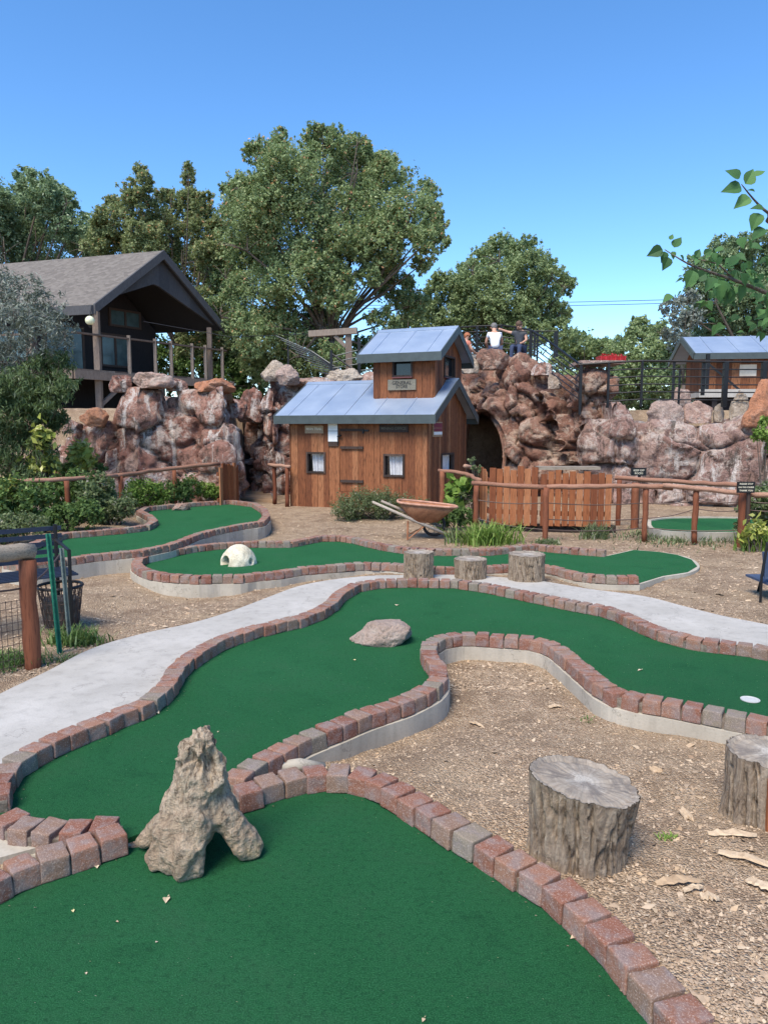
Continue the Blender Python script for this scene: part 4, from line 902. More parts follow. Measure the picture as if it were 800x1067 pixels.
# recessed gable wall and side walls
WT = 2.3; mb = MB()
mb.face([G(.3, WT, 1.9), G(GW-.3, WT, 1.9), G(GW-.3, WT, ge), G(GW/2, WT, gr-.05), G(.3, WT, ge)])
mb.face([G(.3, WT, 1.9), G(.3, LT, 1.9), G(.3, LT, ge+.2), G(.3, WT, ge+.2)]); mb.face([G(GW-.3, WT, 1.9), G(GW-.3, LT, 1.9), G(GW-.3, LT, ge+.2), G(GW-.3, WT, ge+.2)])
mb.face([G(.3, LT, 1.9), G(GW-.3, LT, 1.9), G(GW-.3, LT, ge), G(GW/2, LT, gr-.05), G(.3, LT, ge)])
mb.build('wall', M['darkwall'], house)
def glazed(s0, s1, z0, z1, tt2, along='s', mat='glassteal'):
    f = MB(); g2 = MB(); w_ = .07
    def q_(a, z, n_): return G(a, tt2-n_, z) if along == 's' else G(tt2-n_, a, z)
    for (a0, a1, b0, b1) in ((s0, s0+w_, z0, z1), (s1-w_, s1, z0, z1), (s0+w_, s1-w_, z1-w_, z1), (s0+w_, s1-w_, z0, z0+w_), ((s0+s1)/2-w_/2, (s0+s1)/2+w_/2, z0+w_, z1-w_)):
        f.hexa([q_(a0, b0, 0), q_(a1, b0, 0), q_(a1, b0, .06), q_(a0, b0, .06)], [q_(a0, b1, 0), q_(a1, b1, 0), q_(a1, b1, .06), q_(a0, b1, .06)], .9)
    wf = f.build('window', M['darkwood'], house); g2.face([q_(s0+w_, z0+w_, .03), q_(s1-w_, z0+w_, .03), q_(s1-w_, z1-w_, .03), q_(s0+w_, z1-w_, .03)]); g2.build('pane', M[mat], wf)
glazed(.5, 1.9, 3.35, 4.75, WT-.01); glazed(2.5, 3.7, 3.55, 4.65, WT-.01); glazed(2.9, 4.2, 3.35+1.55, 5.5, WT-.01)
glazed(2.6, 4.0, 3.5, 4.6, .29, 't'); glazed(5.5, 7.5, 3.5, 4.6, .29, 't')
# deck
DZ = 3.2; dk = MB(); n = 20
for i in range(n):
    a, b = GW*i/n, GW*(i+1)/n-.01
    dk.hexa([G(a, 2.3, DZ-.05), G(b, 2.3, DZ-.05), G(b, -.25, DZ-.05), G(a, -.25, DZ-.05)][::-1], [G(a, 2.3, DZ), G(b, 2.3, DZ), G(b, -.25, DZ), G(a, -.25, DZ)][::-1], random.random())
for t0, t1 in ((2.3, 12),): dk.hexa([G(-.9, t1, DZ-.05), G(.3, t1, DZ-.05), G(.3, -.25, DZ-.05), G(-.9, -.25, DZ-.05)][::-1], [G(-.9, t1, DZ), G(.3, t1, DZ), G(.3, -.25, DZ), G(-.9, -.25, DZ)][::-1], .5)
dk.beam(G(-.9, -.28, DZ-.17), G(GW+.3, -.28, DZ-.17), .06, .24, .7); dk.beam(G(-.92, -.25, DZ-.17), G(-.92, 12, DZ-.17), .06, .24, .6)
deck = dk.build('deck', M['timber'], house)
for (s_, t_, z0, z1, w_) in ((.05, -.12, 1.8, ge-.05, .17), (4.6, -.1, 1.8, ge, .15), (-.85, 3.5, 1.8, DZ-.05, .14), (-.85, 7, 1.8, DZ-.05, .14), (2.4, -.1, 1.8, DZ-.05, .14)):
    mb = MB(); mb.beam(G(s_, t_, z0), G(s_, t_, z1), w_, w_, random.random()); mb.build('post', M['timber'], house)
mb = MB(); mb.beam(G(.1, -.12, DZ-1.0), G(1.0, -.12, DZ-.28), .1, .1, .7); mb.build('brace', M['timber'], house)
rl = MB(); rl.beam(G(0, -.25, DZ+1.0), G(GW, -.25, DZ+1.0), .10, .05, .2); rl.beam(G(-.88, 0, DZ+1.0), G(-.88, 11, DZ+1.0), .1, .05, .2)
rl.beam(G(-.88, -.25, DZ+1.0), G(0, -.25, DZ+1.0), .10, .05, .2)
for s_ in (1.05, 2.05, 2.7, 3.6, 4.2, 5.0): rl.beam(G(s_, -.25, DZ-.2), G(s_, -.25, DZ+1.1), .09, .09, .95)
for t_ in (1.2, 2.6, 4, 5.4, 7, 8.5): rl.beam(G(-.88, t_, DZ-.2), G(-.88, t_, DZ+1.1), .09, .09, .8)
rl.build('deck_railing', M['timber'], house)
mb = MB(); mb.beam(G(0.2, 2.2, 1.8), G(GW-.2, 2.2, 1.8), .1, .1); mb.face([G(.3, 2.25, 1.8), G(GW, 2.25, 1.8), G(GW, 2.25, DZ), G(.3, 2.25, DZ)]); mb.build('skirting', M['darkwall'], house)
q = Q(94, 334, 21.6)
lt = thing('globe_lamp', 'round pale yellow globe lamp under the corner eave of the dark house', 'lamp', q)
bm = bmesh.new(); bmesh.ops.create_uvsphere(bm, u_segments=20, v_segments=12, radius=.13); me = bpy.data.meshes.new('globe'); bm.to_mesh(me); bm.free(); me.materials.append(M['bulb'])
me.polygons.foreach_set('use_smooth', [True]*len(me.polygons)); o = bpy.data.objects.new('globe', me); COL.objects.link(o); o.parent = lt
mb = MB(); mb.tube([q+Vector((0, 0, .12)), q+Vector((.02, .1, .42))], .02); mb.tube([q+Vector((0, 0, -.12)), q+Vector((.0, 0, -.20))], [.05, .03]); mb.build('bracket', M['black'], lt)
# ================================================================ HUT on the right terrace
hq = Q(724, 410, 19.5); ho = Vector((hq.x, 19.5, 0)); TT = R(-8); ku = Vector((math.cos(TT), math.sin(TT), 0)); kv = Vector((-math.sin(TT), math.cos(TT), 0))
def K(u_, v_, z): q_ = ho+ku*u_+kv*v_; return Vector((q_.x, q_.y, z))
FZ = 2.42
hut = thing('hut', 'small stained wooden hut with a sky-tinted metal roof on the terrace at the right edge', 'hut', K(1.7, 1, FZ-.45))
mb = MB(); planks(mb, K(.25, 0, 0), ku, -kv, 3.4, FZ, lambda s_: 3.36, pw=.2); planks(mb, K(.25, 0, 0), kv, -ku, 2, FZ, lambda s_: 3.4+.5*(1-abs(s_-1)/1), pw=.2); mb.build('wall', M['cabin'], hut)
mb = MB()
for (a, b) in ((-.35, 1.0), (2.35, 1.0)):
    bot = [K(-.15, a, 3.36), K(4.1, a, 3.36), K(4.1, b, 3.93), K(-.15, b, 3.93)]
    if a > b: bot = bot[::-1]
    mb.hexa(bot, [q_+Vector((0, 0, .05)) for q_ in bot])
for k in range(6):
    u_ = .3+k*.65; mb.hexa([K(u_-.012, -.35, 3.41), K(u_+.012, -.35, 3.41), K(u_+.012, 1, 3.98), K(u_-.012, 1, 3.98)], [K(u_-.012, -.35, 3.43), K(u_+.012, -.35, 3.43), K(u_+.012, 1, 4.0), K(u_-.012, 1, 4.0)])
rf = mb.build('roof', M['roof'], hut)
mb = MB(); mb.beam(K(-.17, -.36, 3.34), K(4.1, -.36, 3.34), .03, .16)
for a in (-.37, 2.37): mb.beam(K(-.17, a, 3.35), K(-.17, 1, 3.92), .04, .16)
mb.build('fascia', M['fascia'], rf)
mb = MB(); mb.box(K(1.9, .6, FZ-.06), (4.0, 2.6, .12), TT); mb.box(K(1.9, -.72, FZ-.03), (4.0, .04, .2), TT); mb.build('floor', M['path'], hut)
mb = MB(); 
for k in range(4): mb.box(K(.3+k*1.1, -.6, FZ-.5), (.12, .12, .8), TT)
mb.face([K(-.1, -.4, 1.6), K(3.9, -.4, 1.6), K(3.9, -.4, FZ-.1), K(-.1, -.4, FZ-.1)]); mb.build('skirting', M['darkwall'], hut)
mb = MB(); mb.beam(K(.1, -.62, FZ+.72), K(.95, -.62, FZ), .05, .05); mb.beam(K(.1, -.62, FZ), K(.1, -.62, FZ+.95), .08, .08); mb.build('stair_rail', M['black'], hut)
r = rect_on(K(.25, 0, 0), ku, 769.5, 380, 787, 392)
sign_on(K(.25, 0, 0), ku, -kv, r, M['cream'], 'cream square notice pinned on the front wall of the terrace hut', [], M['ink'], cat='notice', name='notice')
# ================================================================ RAILINGS on the rocks
def railing(name, label, posts, top, mids, prad=.028, trad=.024, group=None, cat='railing'):
    """posts: list of (px, pytop, pybot, D, r); top: polyline of (px,py,D); mids: list of polylines"""
    p0 = Q(posts[0][0], posts[0][2], posts[0][3]); t_ = thing(name, label, cat, p0, group)
    mb = MB(); mb.tube([Q(*p) for p in top], trad, n=6); mb.build('top_rail', M['black'], t_)
    for (px, a, b, D, r_) in posts:
        mb = MB(); u0 = Q(px, b, D); u1 = Q(px, a, D); u0.x = u1.x; mb.beam(u0, u1, r_*2, r_*2); mb.build('post', M['black'], t_)
    if mids:
        mb = MB()
        for m_ in mids: mb.tube([Q(*p) for p in m_], .013, n=5)
        mb.build('cable', M['cable'], t_)
    return t_
tops = [(602, 380, 15.6), (632, 378, 15.5), (669, 376, 15.4), (757, 377, 15.2), (800, 377, 15.1), (860, 377, 15.0)]
railing('railing', 'long black cable railing along the top of the right boulder wall', [(605, 378, 432, 15.6, .026), (634, 378, 425, 15.5, .022), (669, 376, 424, 15.4, .022), (702, 377, 428, 15.35, .022), (708, 385, 428, 15.6, .018), (733, 377, 412, 15.3, .03), (756, 377, 424, 15.2, .045), (796, 377, 420, 15.1, .045), (850, 377, 424, 15.0, .05)], tops,
        [[(634, 378+k*8, 15.5), (669, 376+k*8, 15.4), (757, 377+k*8, 15.2), (860, 377+k*8, 15.0)] for k in range(1, 6)])
railing('railing', 'sloping black stair railing coming down the right side of the red mound', [(553, 344, 392, 18.3, .035), (560, 344, 388, 18.6, .02), (580, 345, 372, 18.4, .03), (605, 379, 422, 15.9, .03)], [(553, 344, 18.3), (566, 352, 17.9), (580, 362, 17.2), (604, 380, 15.8)],
        [[(555, 350+k*6, 18.3), (603, 386+k*6, 15.9)] for k in range(6)]+[[(540, 345, 18.7), (580, 345, 18.4)]])
railing('railing', 'black railing on the summit of the mound behind the visitors', [(497, 340, 372, 20, .03), (522, 340, 370, 20, .03), (537, 342, 372, 20, .025), (557, 345, 372, 19.6, .025), (578, 346, 372, 19.5, .025)], [(480, 341, 20.3), (497, 340, 20), (522, 339, 20), (538, 341, 20), (553, 344, 18.5)],
        [[(480, 346+k*6, 20.3), (522, 345+k*6, 20), (557, 349+k*6, 19.6)] for k in range(4)])
slack = railing('railing', 'black railing with slack sloping cables on the rocks left of the cabin tower', [(345, 365, 402, 18.4, .03), (374, 352, 402, 18.4, .035), (300, 352, 398, 19.6, .02), (450, 355, 395, 18.4, .03)], [(345, 368, 18.4), (380, 394, 18.2)],
        [[(288+k*5, 350+k*4.2, 19.6), (325+k*3, 366+k*2.8, 18.9), (352+k*1.5, 384+k*1.5, 18.5), (376, 398-k*.3, 18.3)] for k in range(10)]+[[(345, 372+k*6, 18.4), (392, 360+k*8, 18.4)] for k in range(4)])
for c_ in slack.children:
    if c_.name.startswith('cable'): c_.data.materials.clear(); c_.data.materials.append(M['cablegrey'])
gq = Q(364, 395, 19); gp = thing('beam_post', 'weathered timber post and cross beam standing on the rocks behind the cabin', 'timber post', gq)
mb = MB(); mb.beam(Q(364, 400, 19), Q(363, 347, 19), .16, .16, .5); mb.build('post', M['timber'], gp)
mb = MB(); mb.beam(Q(322, 348, 19.1), Q(372, 344.5, 18.9), .14, .15, .9, ); mb.build('beam', M['timber'], gp)
mb = MB(); mb.beam(Q(349, 350, 19), Q(360, 361, 19), .08, .09, .8); mb.build('brace', M['timber'], gp)
# wires in the sky and the lamp string
mb = MB(); mb.tube([Q(150, 335, 22), Q(240, 351, 21), Q(322, 348, 19.2)], .007, n=4); tag(mb.build('string_cable', M['cable'], base=Q(150, 335, 22)), 'thin cable strung from the dark house to the timber beam', 'cable')
for k, (y0, y1) in enumerate(((318.5, 305), (321.5, 309))):
    mb = MB(); pts = []
    for i in range(17):
        f = i/16; D = 60-20*f; X = 250+(900-250)*f; pts.append(Q(X, y0+(y1-y0)*f+2.5*math.sin(math.pi*f)+1, D))
    mb.tube(pts, .018, n=4); tag(mb.build('power_line', M['cable'], base=pts[0]), ['upper thin power line crossing the sky on the right', 'lower thin power line crossing the sky on the right'][k], 'power line', 'power lines across the sky')
# ================================================================ LOG FENCES
def wiggle(a, b, n=6, amp=.012):
    a, b = Vector(a), Vector(b); return [a.lerp(b, i/n)+Vector((0, random.uniform(-amp, amp), random.uniform(-amp, amp))) for i in range(n+1)]
def logfence(label, posts, rails, wires, pr=.040, rr=.035, postmat='post', railmat='rail', group='log rail fences round the course'):
    """posts (px, pytop, pybase, D); rails [(px,py,D),...] ; each a log"""
    b = Q(posts[0][0], posts[0][2], posts[0][3]); t_ = thing('log_fence', label, 'fence', b, group)
    for (px, a, bb, D, *rad) in posts:
        r_ = rad[0] if rad else pr; p1 = Q(px, a, D); p0 = Q(px, bb, D); p0.x = p1.x; p0.y = p1.y
        p0.z -= .08; n_ = 6; mb = MB(); mb.tube([p0.lerp(p1, i/n_)+Vector((random.uniform(-.006, .006), 0, 0)) for i in range(n_+1)], [r_*random.uniform(.94, 1.06) for _ in range(n_+1)], n=10, jit=.05, a=random.uniform(.2, .8))
        mb.build('post', M[postmat], t_, smooth=True)
    for seg in rails:
        pts = [Q(*p) for p in seg]; L_ = []
        for i in range(len(pts)-1): L_ += wiggle(pts[i], pts[i+1], 5)[:(-1 if i < len(pts)-2 else None)]
        mb = MB(); mb.tube(L_, [rr*random.uniform(.88, 1.1) for _ in L_], n=9, jit=.05, a=random.uniform(.2, .9)); mb.build('rail', M[railmat], t_, smooth=True)
    for seg in wires:
        pts = [Q(*p) for p in seg]; mb = MB(); L_ = []
        for i in range(len(pts)-1):
            L_ += [pts[i].lerp(pts[i+1], k/5)-Vector((0, 0, .03*math.sin(math.pi*k/5))) for k in range(5 if i < len(pts)-2 else 6)]
        mb.tube(L_, .007, n=5); mb.build('wire', M['wire'], t_)
    return t_
logfence('long log fence with cables crossing in front of the picket panels and right rock wall', [(496, 506, 542, 10.6), (569, 508, 563, 10.1), (673, 508, 558, 10.2), (725, 511, 560, 10.0), (776, 511, 573, 9.7, .075)],
         [[(492, 503, 10.7), (569, 507.5, 10.15)], [(569, 507.5, 10.15), (638, 506, 10.2), (700, 508, 10.15)], [(690, 506.5, 10.1), (776, 514, 9.75), (830, 518, 9.4)]],
         [[(496, 521, 10.6), (569, 524, 10.1), (673, 524, 10.2), (725, 521, 10.0), (776, 522, 9.7), (830, 522, 9.4)], [(569, 541, 10.1), (673, 540, 10.2), (725, 530, 10.0), (776, 531, 9.7), (830, 530, 9.4)], [(496, 540, 10.6), (569, 552, 10.1), (673, 550, 10.2), (776, 552, 9.7)]])
logfence('short log fence running behind the long one beside the small far green', [(645, 500, 550, 11.6), (662, 503, 555, 11.4, .06)], [[(640, 498, 11.7), (712, 502, 11.3), (768, 506, 10.4)]], [], rr=.036)
logfence('short log fence section at the right corner of the cabin above the broad-leaved plant', [(461, 491, 530, 12.4, .045)], [[(457, 490, 12.5), (486, 494, 12.0), (500, 501, 11.0)], [(484, 486, 12.2), (505, 491, 12.8)]], [], rr=.035)
logfence('stained log fence along the shrub bed at the left', [(70, 501, 545, 11.3), (126, 496, 545, 12.4), (182, 490, 535, 13.9)], [[(-80, 503, 11.0), (0, 502, 11.0), (65, 500, 11.3), (122, 496, 12.2)], [(120, 496, 12.3), (163, 490, 13.3), (229, 483, 14.2)]], [], rr=.036)
logfence('near left fence with a thick red-stained post and weathered grey top log', [(28, 583, 697, 4.66, .052)], [[(-140, 575, 4.0), (-40, 576, 4.35), (34, 576, 4.68)]], [[(-60, 612, 4.2), (28, 612, 4.66)], [(28, 612, 4.62), (66, 573, 5.6)]], rr=.050, railmat='greylog')
# wire mesh on the near left fence
mb = MB(); a = Q(-140, 600, 4.0); b = Q(28, 600, 4.66); a.z = b.z = 0
for i in range(26):
    f = i/25; q_ = a.lerp(b, f); mb.tube([Vector((q_.x, q_.y, .02)), Vector((q_.x, q_.y, .46))], .0022, n=3)
for k in range(10): mb.tube([Vector((a.x, a.y, .03+k*.047)), Vector((b.x, b.y, .03+k*.047))], .0022, n=3)
tag(mb.build('wire_mesh', M['wire'], base=(a+b)/2), 'square wire mesh panel under the grey log at the lower left', 'wire mesh')
# picket panels
def picket(label, p0, p1, z0, h0, name='picket_panel', n=None, pw=.085, capl=False, group='picket panels'):
    p0, p1 = Vector(p0), Vector(p1); d = p1-p0; L = d.length; d.normalize(); nr = Vector((d.y, -d.x, 0)); t_ = thing(name, label, 'picket fence', (p0+p1)/2, group)
    n = n or int(L/(pw+.012)); mb = MB()
    for i in range(n):
        c_ = p0+d*((i+.5)*L/n); w_ = L/n-random.uniform(.006, .022); h_ = h0*random.uniform(.94, 1.03)
        a_, b_ = c_-d*w_/2, c_+d*w_/2; o_ = nr*random.uniform(.018, .026)
        mb.hexa([Vector((q_.x, q_.y, z0+random.uniform(-.01, .01))) for q_ in (a_, b_, b_+o_, a_+o_)][::-1], [Vector((q_.x, q_.y, z0+h_)) for q_ in (a_, b_, b_+o_, a_+o_)][::-1], random.random())
    mb.build('pickets', M['picket'], t_)
    for f in (.22, .80):
        mb = MB(); mb.beam(Vector((p0.x, p0.y, z0+h0*f))-nr*.03, Vector((p1.x, p1.y, z0+h0*f))-nr*.03, .04, .07); mb.build('cross_rail', M['post'], t_)
    return t_
pa, pb, pc = Q(510, 488, 11.2), Q(561, 488, 11.0), Q(638, 488, 10.9)
for q_ in (pa, pb, pc): q_.z = 0
picket('left picket panel of reddish brown boards behind the log fence', pa, pb, .08, .87)
picket('right picket panel of reddish brown boards topped by a pale plank', pb+Vector((.03, 0, 0)), pc, .08, .82)
picket('short picket panel angled back at the left end of the reddish boards', Q(499, 488, 12.3)*1.0-Vector((0, 0, Q(499, 488, 12.3).z)), pa-Vector((.03, 0, 0)), .1, .8, n=7)
mb = MB(); a, b = Q(560, 488, 11.05), Q(626, 488, 10.95); z_ = .08+.87; mb.box(((a.x+b.x)/2, 11.1, z_-.01), (b.x-a.x, .26, .045)); tag(mb.build('plank', M['greylog'], base=((a.x+b.x)/2, 11.1, z_-.03)), 'pale weathered plank lying along the top of the right picket panel', 'plank')
mb = MB(); mb.beam(Vector((pa.x, 11.25, .03)), Vector((pc.x+.1, 11.0, .03)), .10, .11, .1); mb.beam(Vector((pa.x, 11.35, -.03)), Vector((pc.x, 11.1, -.03)), .4, .10, .1); tag(mb.build('timber_base', M['darkwood'], base=(pb.x, 11.2, -.05)), 'dark timber base under the picket panels', 'timber')
pe = [Q(236, 500, 14.0), Q(248, 500, 14.7)]
for q_ in pe: q_.z = 0
picket('tall narrow picket panel at the end of the left log fence by the boardwalk', pe[0]-Vector((.12, .1, 0)), pe[1], -.02, .86, n=7)
pe = [Q(283, 500, 14.9), Q(300, 500, 14.7)]
for q_ in pe: q_.z = 0
logfence('little log gate fence at the left front corner of the cabin', [(286, 485, 521, 14.9, .04), (299, 487, 524, 14.4, .04)], [[(280, 484, 15.0), (302, 486, 14.3)]], [], rr=.035)
# boardwalk
mb = MB(); L0, R0, L1, R1 = P(247, 521, .0), P(284, 524, 0), P(256, 508, .0), P(280, 508, 0)
for i in range(16):
    f0, f1 = i/16, (i+.93)/16; q0, q1, q2, q3 = L0.lerp(L1, f0), R0.lerp(R1, f0), R0.lerp(R1, f1), L0.lerp(L1, f1)
    mb.hexa([Vector((p.x, p.y, .0)) for p in (q0, q1, q2, q3)], [Vector((p.x, p.y, .05+.004*(i % 2))) for p in (q0, q1, q2, q3)], random.random())
tag(mb.build('boardwalk', M['signtan'], base=L0), 'plank boardwalk leading into the gap between the rock walls', 'boardwalk')
# dark boards added for the shade deep in the gap
mb = MB(); q0 = Q(250, 500, 18.9); q1 = Q(262, 500, 18.9); planks(mb, (q0.x-.25, 18.3), (1, 0), (0, -1), .75, -.1, lambda s_: 1.9, pw=.16, a_rng=(.0, .3)); tag(mb.build('gap_shade_boards', M['darkwood'], base=(q0.x, 18.3, 0)), 'added dark board sheet standing for the shade in the gap between the two left rock walls', 'shade panel')
# small black signs on posts at the right
def postsign(label, px, py0, py1, px0, px1, D, lines, base_py):
    a = Q(px0, py1, D); b = Q(px1, py0, D); c_ = Q(px, base_py, D); t_ = thing('sign', label, 'sign', Vector((c_.x, c_.y, 0)), 'small black signs by the right fence')
    mb = MB(); mb.box(((a.x+b.x)/2, D, (a.z+b.z)/2), (b.x-a.x, .02, b.z-a.z)); mb.build('board', M['black'], t_)
    mb = MB(); mb.beam(Vector((c_.x, D+.03, -.05)), Vector((c_.x, D+.03, b.z-.02)), .035, .035); mb.build('post', M['darkwood'], t_)
    for txt, sz, fz in lines: lettering(txt, sz, ((a.x+b.x)/2, D-.013, a.z+(b.z-a.z)*fz), (1, 0), M['ivory'], t_)
postsign('small black sign standing in front of the rock wall above the far green', 664, 487.5, 495.5, 657, 673, 11.9, [('KEEP OFF', .042, .66), ('ROCKS', .042, .28)], 555)
postsign('black sign fixed above the thick end post of the right log fence', 778, 502, 513.5, 767, 786, 9.55, [('PLEASE STAY', .030, .80), ('ON THE COURSE', .026, .5), ('THANK YOU', .030, .2)], 560)
# ================================================================ WHEELBARROW
def Wq(px, py, D): return Q(px, py, D)
wo = Vector((Q(440, 557, 10.5).x, 10.5, gz(.5, 10.5))); wb_ = thing('wheelbarrow', 'rusty old wheelbarrow with long weathered wooden handles on the gravel before the cabin', 'wheelbarrow', wo)
x0, x1 = Q(414, 522, 10.5).x, Q(476, 528, 10.5).x; zt0 = Q(414, 522, 10.5).z; zt1 = Q(476, 528, 10.5).z; zb = Q(440, 545, 10.5).z
prof = []
def ring_(fx0, fx1, yw, z0_, z1_, n=28):
    out = []
    for i in range(n):
        a_ = 2*math.pi*i/n; cx_ = math.copysign(abs(math.cos(a_))**.6, math.cos(a_)); sy_ = math.copysign(abs(math.sin(a_))**.6, math.sin(a_))
        X = (fx0+fx1)/2+cx_*(fx1-fx0)/2; f = (X-fx0)/(fx1-fx0); yy = yw*(1-.35*f); out.append(Vector((X, 10.5+sy_*yy, z0_+(z1_-z0_)*f)))
    return out
Lx = x1-x0; r1 = ring_(x0, x1, .31, zt0, zt1); r2 = ring_(x0+Lx*.10, x1-Lx*.14, .26, zt0-.12, zt1-.09); r3 = ring_(x0+Lx*.25, x1-Lx*.32, .17, zb+.02, zb+.02)
r1i = ring_(x0+.012, x1-.012, .30, zt0-.004, zt1-.004); r2i = ring_(x0+Lx*.10+.012, x1-Lx*.14-.012, .25, zt0-.11, zt1-.08); r3i = ring_(x0+Lx*.25, x1-Lx*.32, .16, zb+.035, zb+.035)
mb = MB(); n = 28; V = r3+r2+r1+r1i+r2i+r3i
mb.mesh(V, [(k*n+i, k*n+(i+1) % n, (k+1)*n+(i+1) % n, (k+1)*n+i) for k in range(5) for i in range(n)]+[tuple(range(n))[::-1], tuple(range(5*n, 6*n))]); mb.build('tray', M['rust'], wb_, smooth=True)
mb = MB(); mb.tube(r1+[r1[0]], .017, n=8, cap=False); mb.build('tray_rim', M['rustrim'], wb_, smooth=True)
for sy, (pa_, pb_) in ((-1, ((388, 523), (466, 557.5))), (1, ((397, 522), (460, 549)))):
    D_ = 10.5+sy*.2; a = Q(*pa_, D_); b = Q(*pb_, 10.5+sy*.09); mb = MB(); m_ = a.lerp(b, .55)+Vector((0, 0, .0)); mb.tube([a, a.lerp(b, .3), m_, b], [.018, .021, .026, .024], n=8, a=random.random()); mb.build('handle', M['handle'], wb_, smooth=True)
for sy in (-1, 1):
    D_ = 10.5+sy*.2; a = Q(425, 543, D_); b = Q(424.5, 558, D_); b.z = -.03; mb = MB(); mb.tube([a, b], .014, n=6); c2 = Q(441, 549, D_); mb.tube([b+Vector((.02, 0, .02)), c2], .010, n=6); mb.build('leg', M['rust'], wb_)
wc = Vector((Q(452, 552, 10.5).x, 10.5, .16)); mb = MB(); n = 28; mb.tube([wc+Vector((math.cos(2*math.pi*i/n)*.15, 0, math.sin(2*math.pi*i/n)*.15)) for i in range(n+1)], .022, n=8, cap=False); wh = mb.build('wheel', M['rubber'], wb_, smooth=True)
mb = MB()
for k in range(8): mb.tube([wc, wc+Vector((math.cos(math.pi*k/4)*.14, 0, math.sin(math.pi*k/4)*.14))], .005, n=5)
mb.tube([wc+Vector((0, -.14, 0)), wc+Vector((0, .14, 0))], .012, n=8); mb.build('spokes', M['galv'], wh)
# ================================================================ STUMPS
def stump(label, c, r0, r1_, h, seed, lean=(0, 0), group=None, ridge=.021, broken=0, slope=0.0):
    c = Vector(c); t_ = thing('tree_stump', label, 'tree stump', c, group); rr = random.Random(seed); nA, nZ = 300, 60
    V = np.zeros((nZ+1, nA, 3)); A = np.arange(nA)/nA*2*math.pi
    for k in range(nZ+1):
        f = k/nZ; rad = r0+(r1_-r0)*f**.8+ (.02 if r0 < r1_ else .03)*(1-f)**6
        z = h*f; pts = np.stack([np.cos(A)*3.2, np.sin(A)*3.2, np.full(nA, z*2.2)], 1)
        b = vnoise(pts*1.0, 1.0, seed, 2)*.05; cr = vnoise(np.stack([np.cos(A+z*.5)*7, np.sin(A+z*.5)*7, np.full(nA, z*5)], 1), 1.0, seed+3, 3)
        cr2 = vnoise(np.stack([np.cos(A-z*.3)*16, np.sin(A-z*.3)*16, np.full(nA, z*12)], 1), 1.0, seed+9, 2)
        crack = -np.exp(-(cr/.10)**2)*ridge*1.2+cr2*ridge*.32
        R_ = rad*(1+b)+crack*(r0/.17)*(1-.65*f**8)
        V[k, :, 0] = np.cos(A)*R_+lean[0]*f; V[k, :, 1] = np.sin(A)*R_+lean[1]*f; V[k, :, 2] = z-np.cos(A)*rad*slope*f+(vnoise(pts, 2.0, seed+7, 2)*.008 if k == nZ else 0)
    Vf = V.reshape(-1, 3)+np.array(c); idx = np.arange((nZ+1)*nA).reshape(nZ+1, nA); F_ = np.stack([idx[:-1], np.roll(idx[:-1], -1, 1), np.roll(idx[1:], -1, 1), idx[1:]], -1).reshape(-1, 4)
    npmesh('bark', Vf, F_, np.full(len(F_), .5), M['bark'], parent=t_, smooth=True)
    # cut face: separate mesh whose object origin is its centre
    nR = 24; tv = []; top = V[nZ]; ctr = np.array([lean[0], lean[1], h])
    for j in range(nR+1):
        f = 1-j/nR; ring2 = ctr+(top-ctr)*f*np.array([.985, .985, 1]); e = np.stack([ring2[:, 0]*9, ring2[:, 1]*9, ring2[:, 2]*0], 1)
        ring2[:, 2] += (-.006 if j > 1 else 0)+(vnoise(e, 1.0, seed+5, 3)*.010-.009*math.exp(-((f-.86)/.02)**2) if j > 1 else 0); tv.append(ring2-ctr)
    tv = np.array(tv).reshape(-1, 3); idx = np.arange((nR+1)*nA).reshape(nR+1, nA); F_ = np.stack([idx[:-1], np.roll(idx[:-1], -1, 1), np.roll(idx[1:], -1, 1), idx[1:]], -1).reshape(-1, 4)
    o = npmesh('cut_face', tv, F_, np.full(len(F_), .5), M['cutend'], smooth=True); o.parent = t_; o.location = Vector(ctr)
    return t_
g1 = .02
c_ = P(600, 896, .0); c_.z = gz(c_.x, c_.y)-.02
stump('large upright sawn log with furrowed bark standing beside the front brick row', c_, .155, .190, .285, 3, lean=(.02, .0), slope=.16)
c_ = P(800, 850, 0); c_.z = gz(c_.x, c_.y)-.02; st2 = stump('sawn log with a split orange core, cut off by the right edge of the photo', c_, .165, .165, .30, 8, lean=(0, .01))
mb = MB(); cc = Vector(c_)
for k in range(9):
    a_ = R(-118+k*7); rad = .172; p_ = cc+Vector((math.cos(a_)*rad+.0, math.sin(a_)*rad, 0)); mb.beam(p_+Vector((0, 0, .02)), p_+Vector((random.uniform(-.01, .01), 0, random.uniform(.18, .29))), .012, random.uniform(.012, .024), random.random())
mb.build('split_wood', M['picket'], st2)
for i, (px, py, D, r_, h_, lab) in enumerate(((436, 601, 7.42, .150, .30, 'leftmost and slimmest of the three short logs by the concrete path'), (490, 601, 7.45, .165, .225, 'lowest log, in the middle of the three beside the concrete path'), (548, 606, 7.36, .185, .29, 'widest and rightmost of the three short logs by the concrete path'))):
    c_ = Q(px, py, D); c_.z = gz(c_.x, c_.y)-.02; stump(lab, c_, r_*.98, r_, h_+.03, 20+i, lean=(0, .01), group='three short logs between the green and the path', ridge=.017)
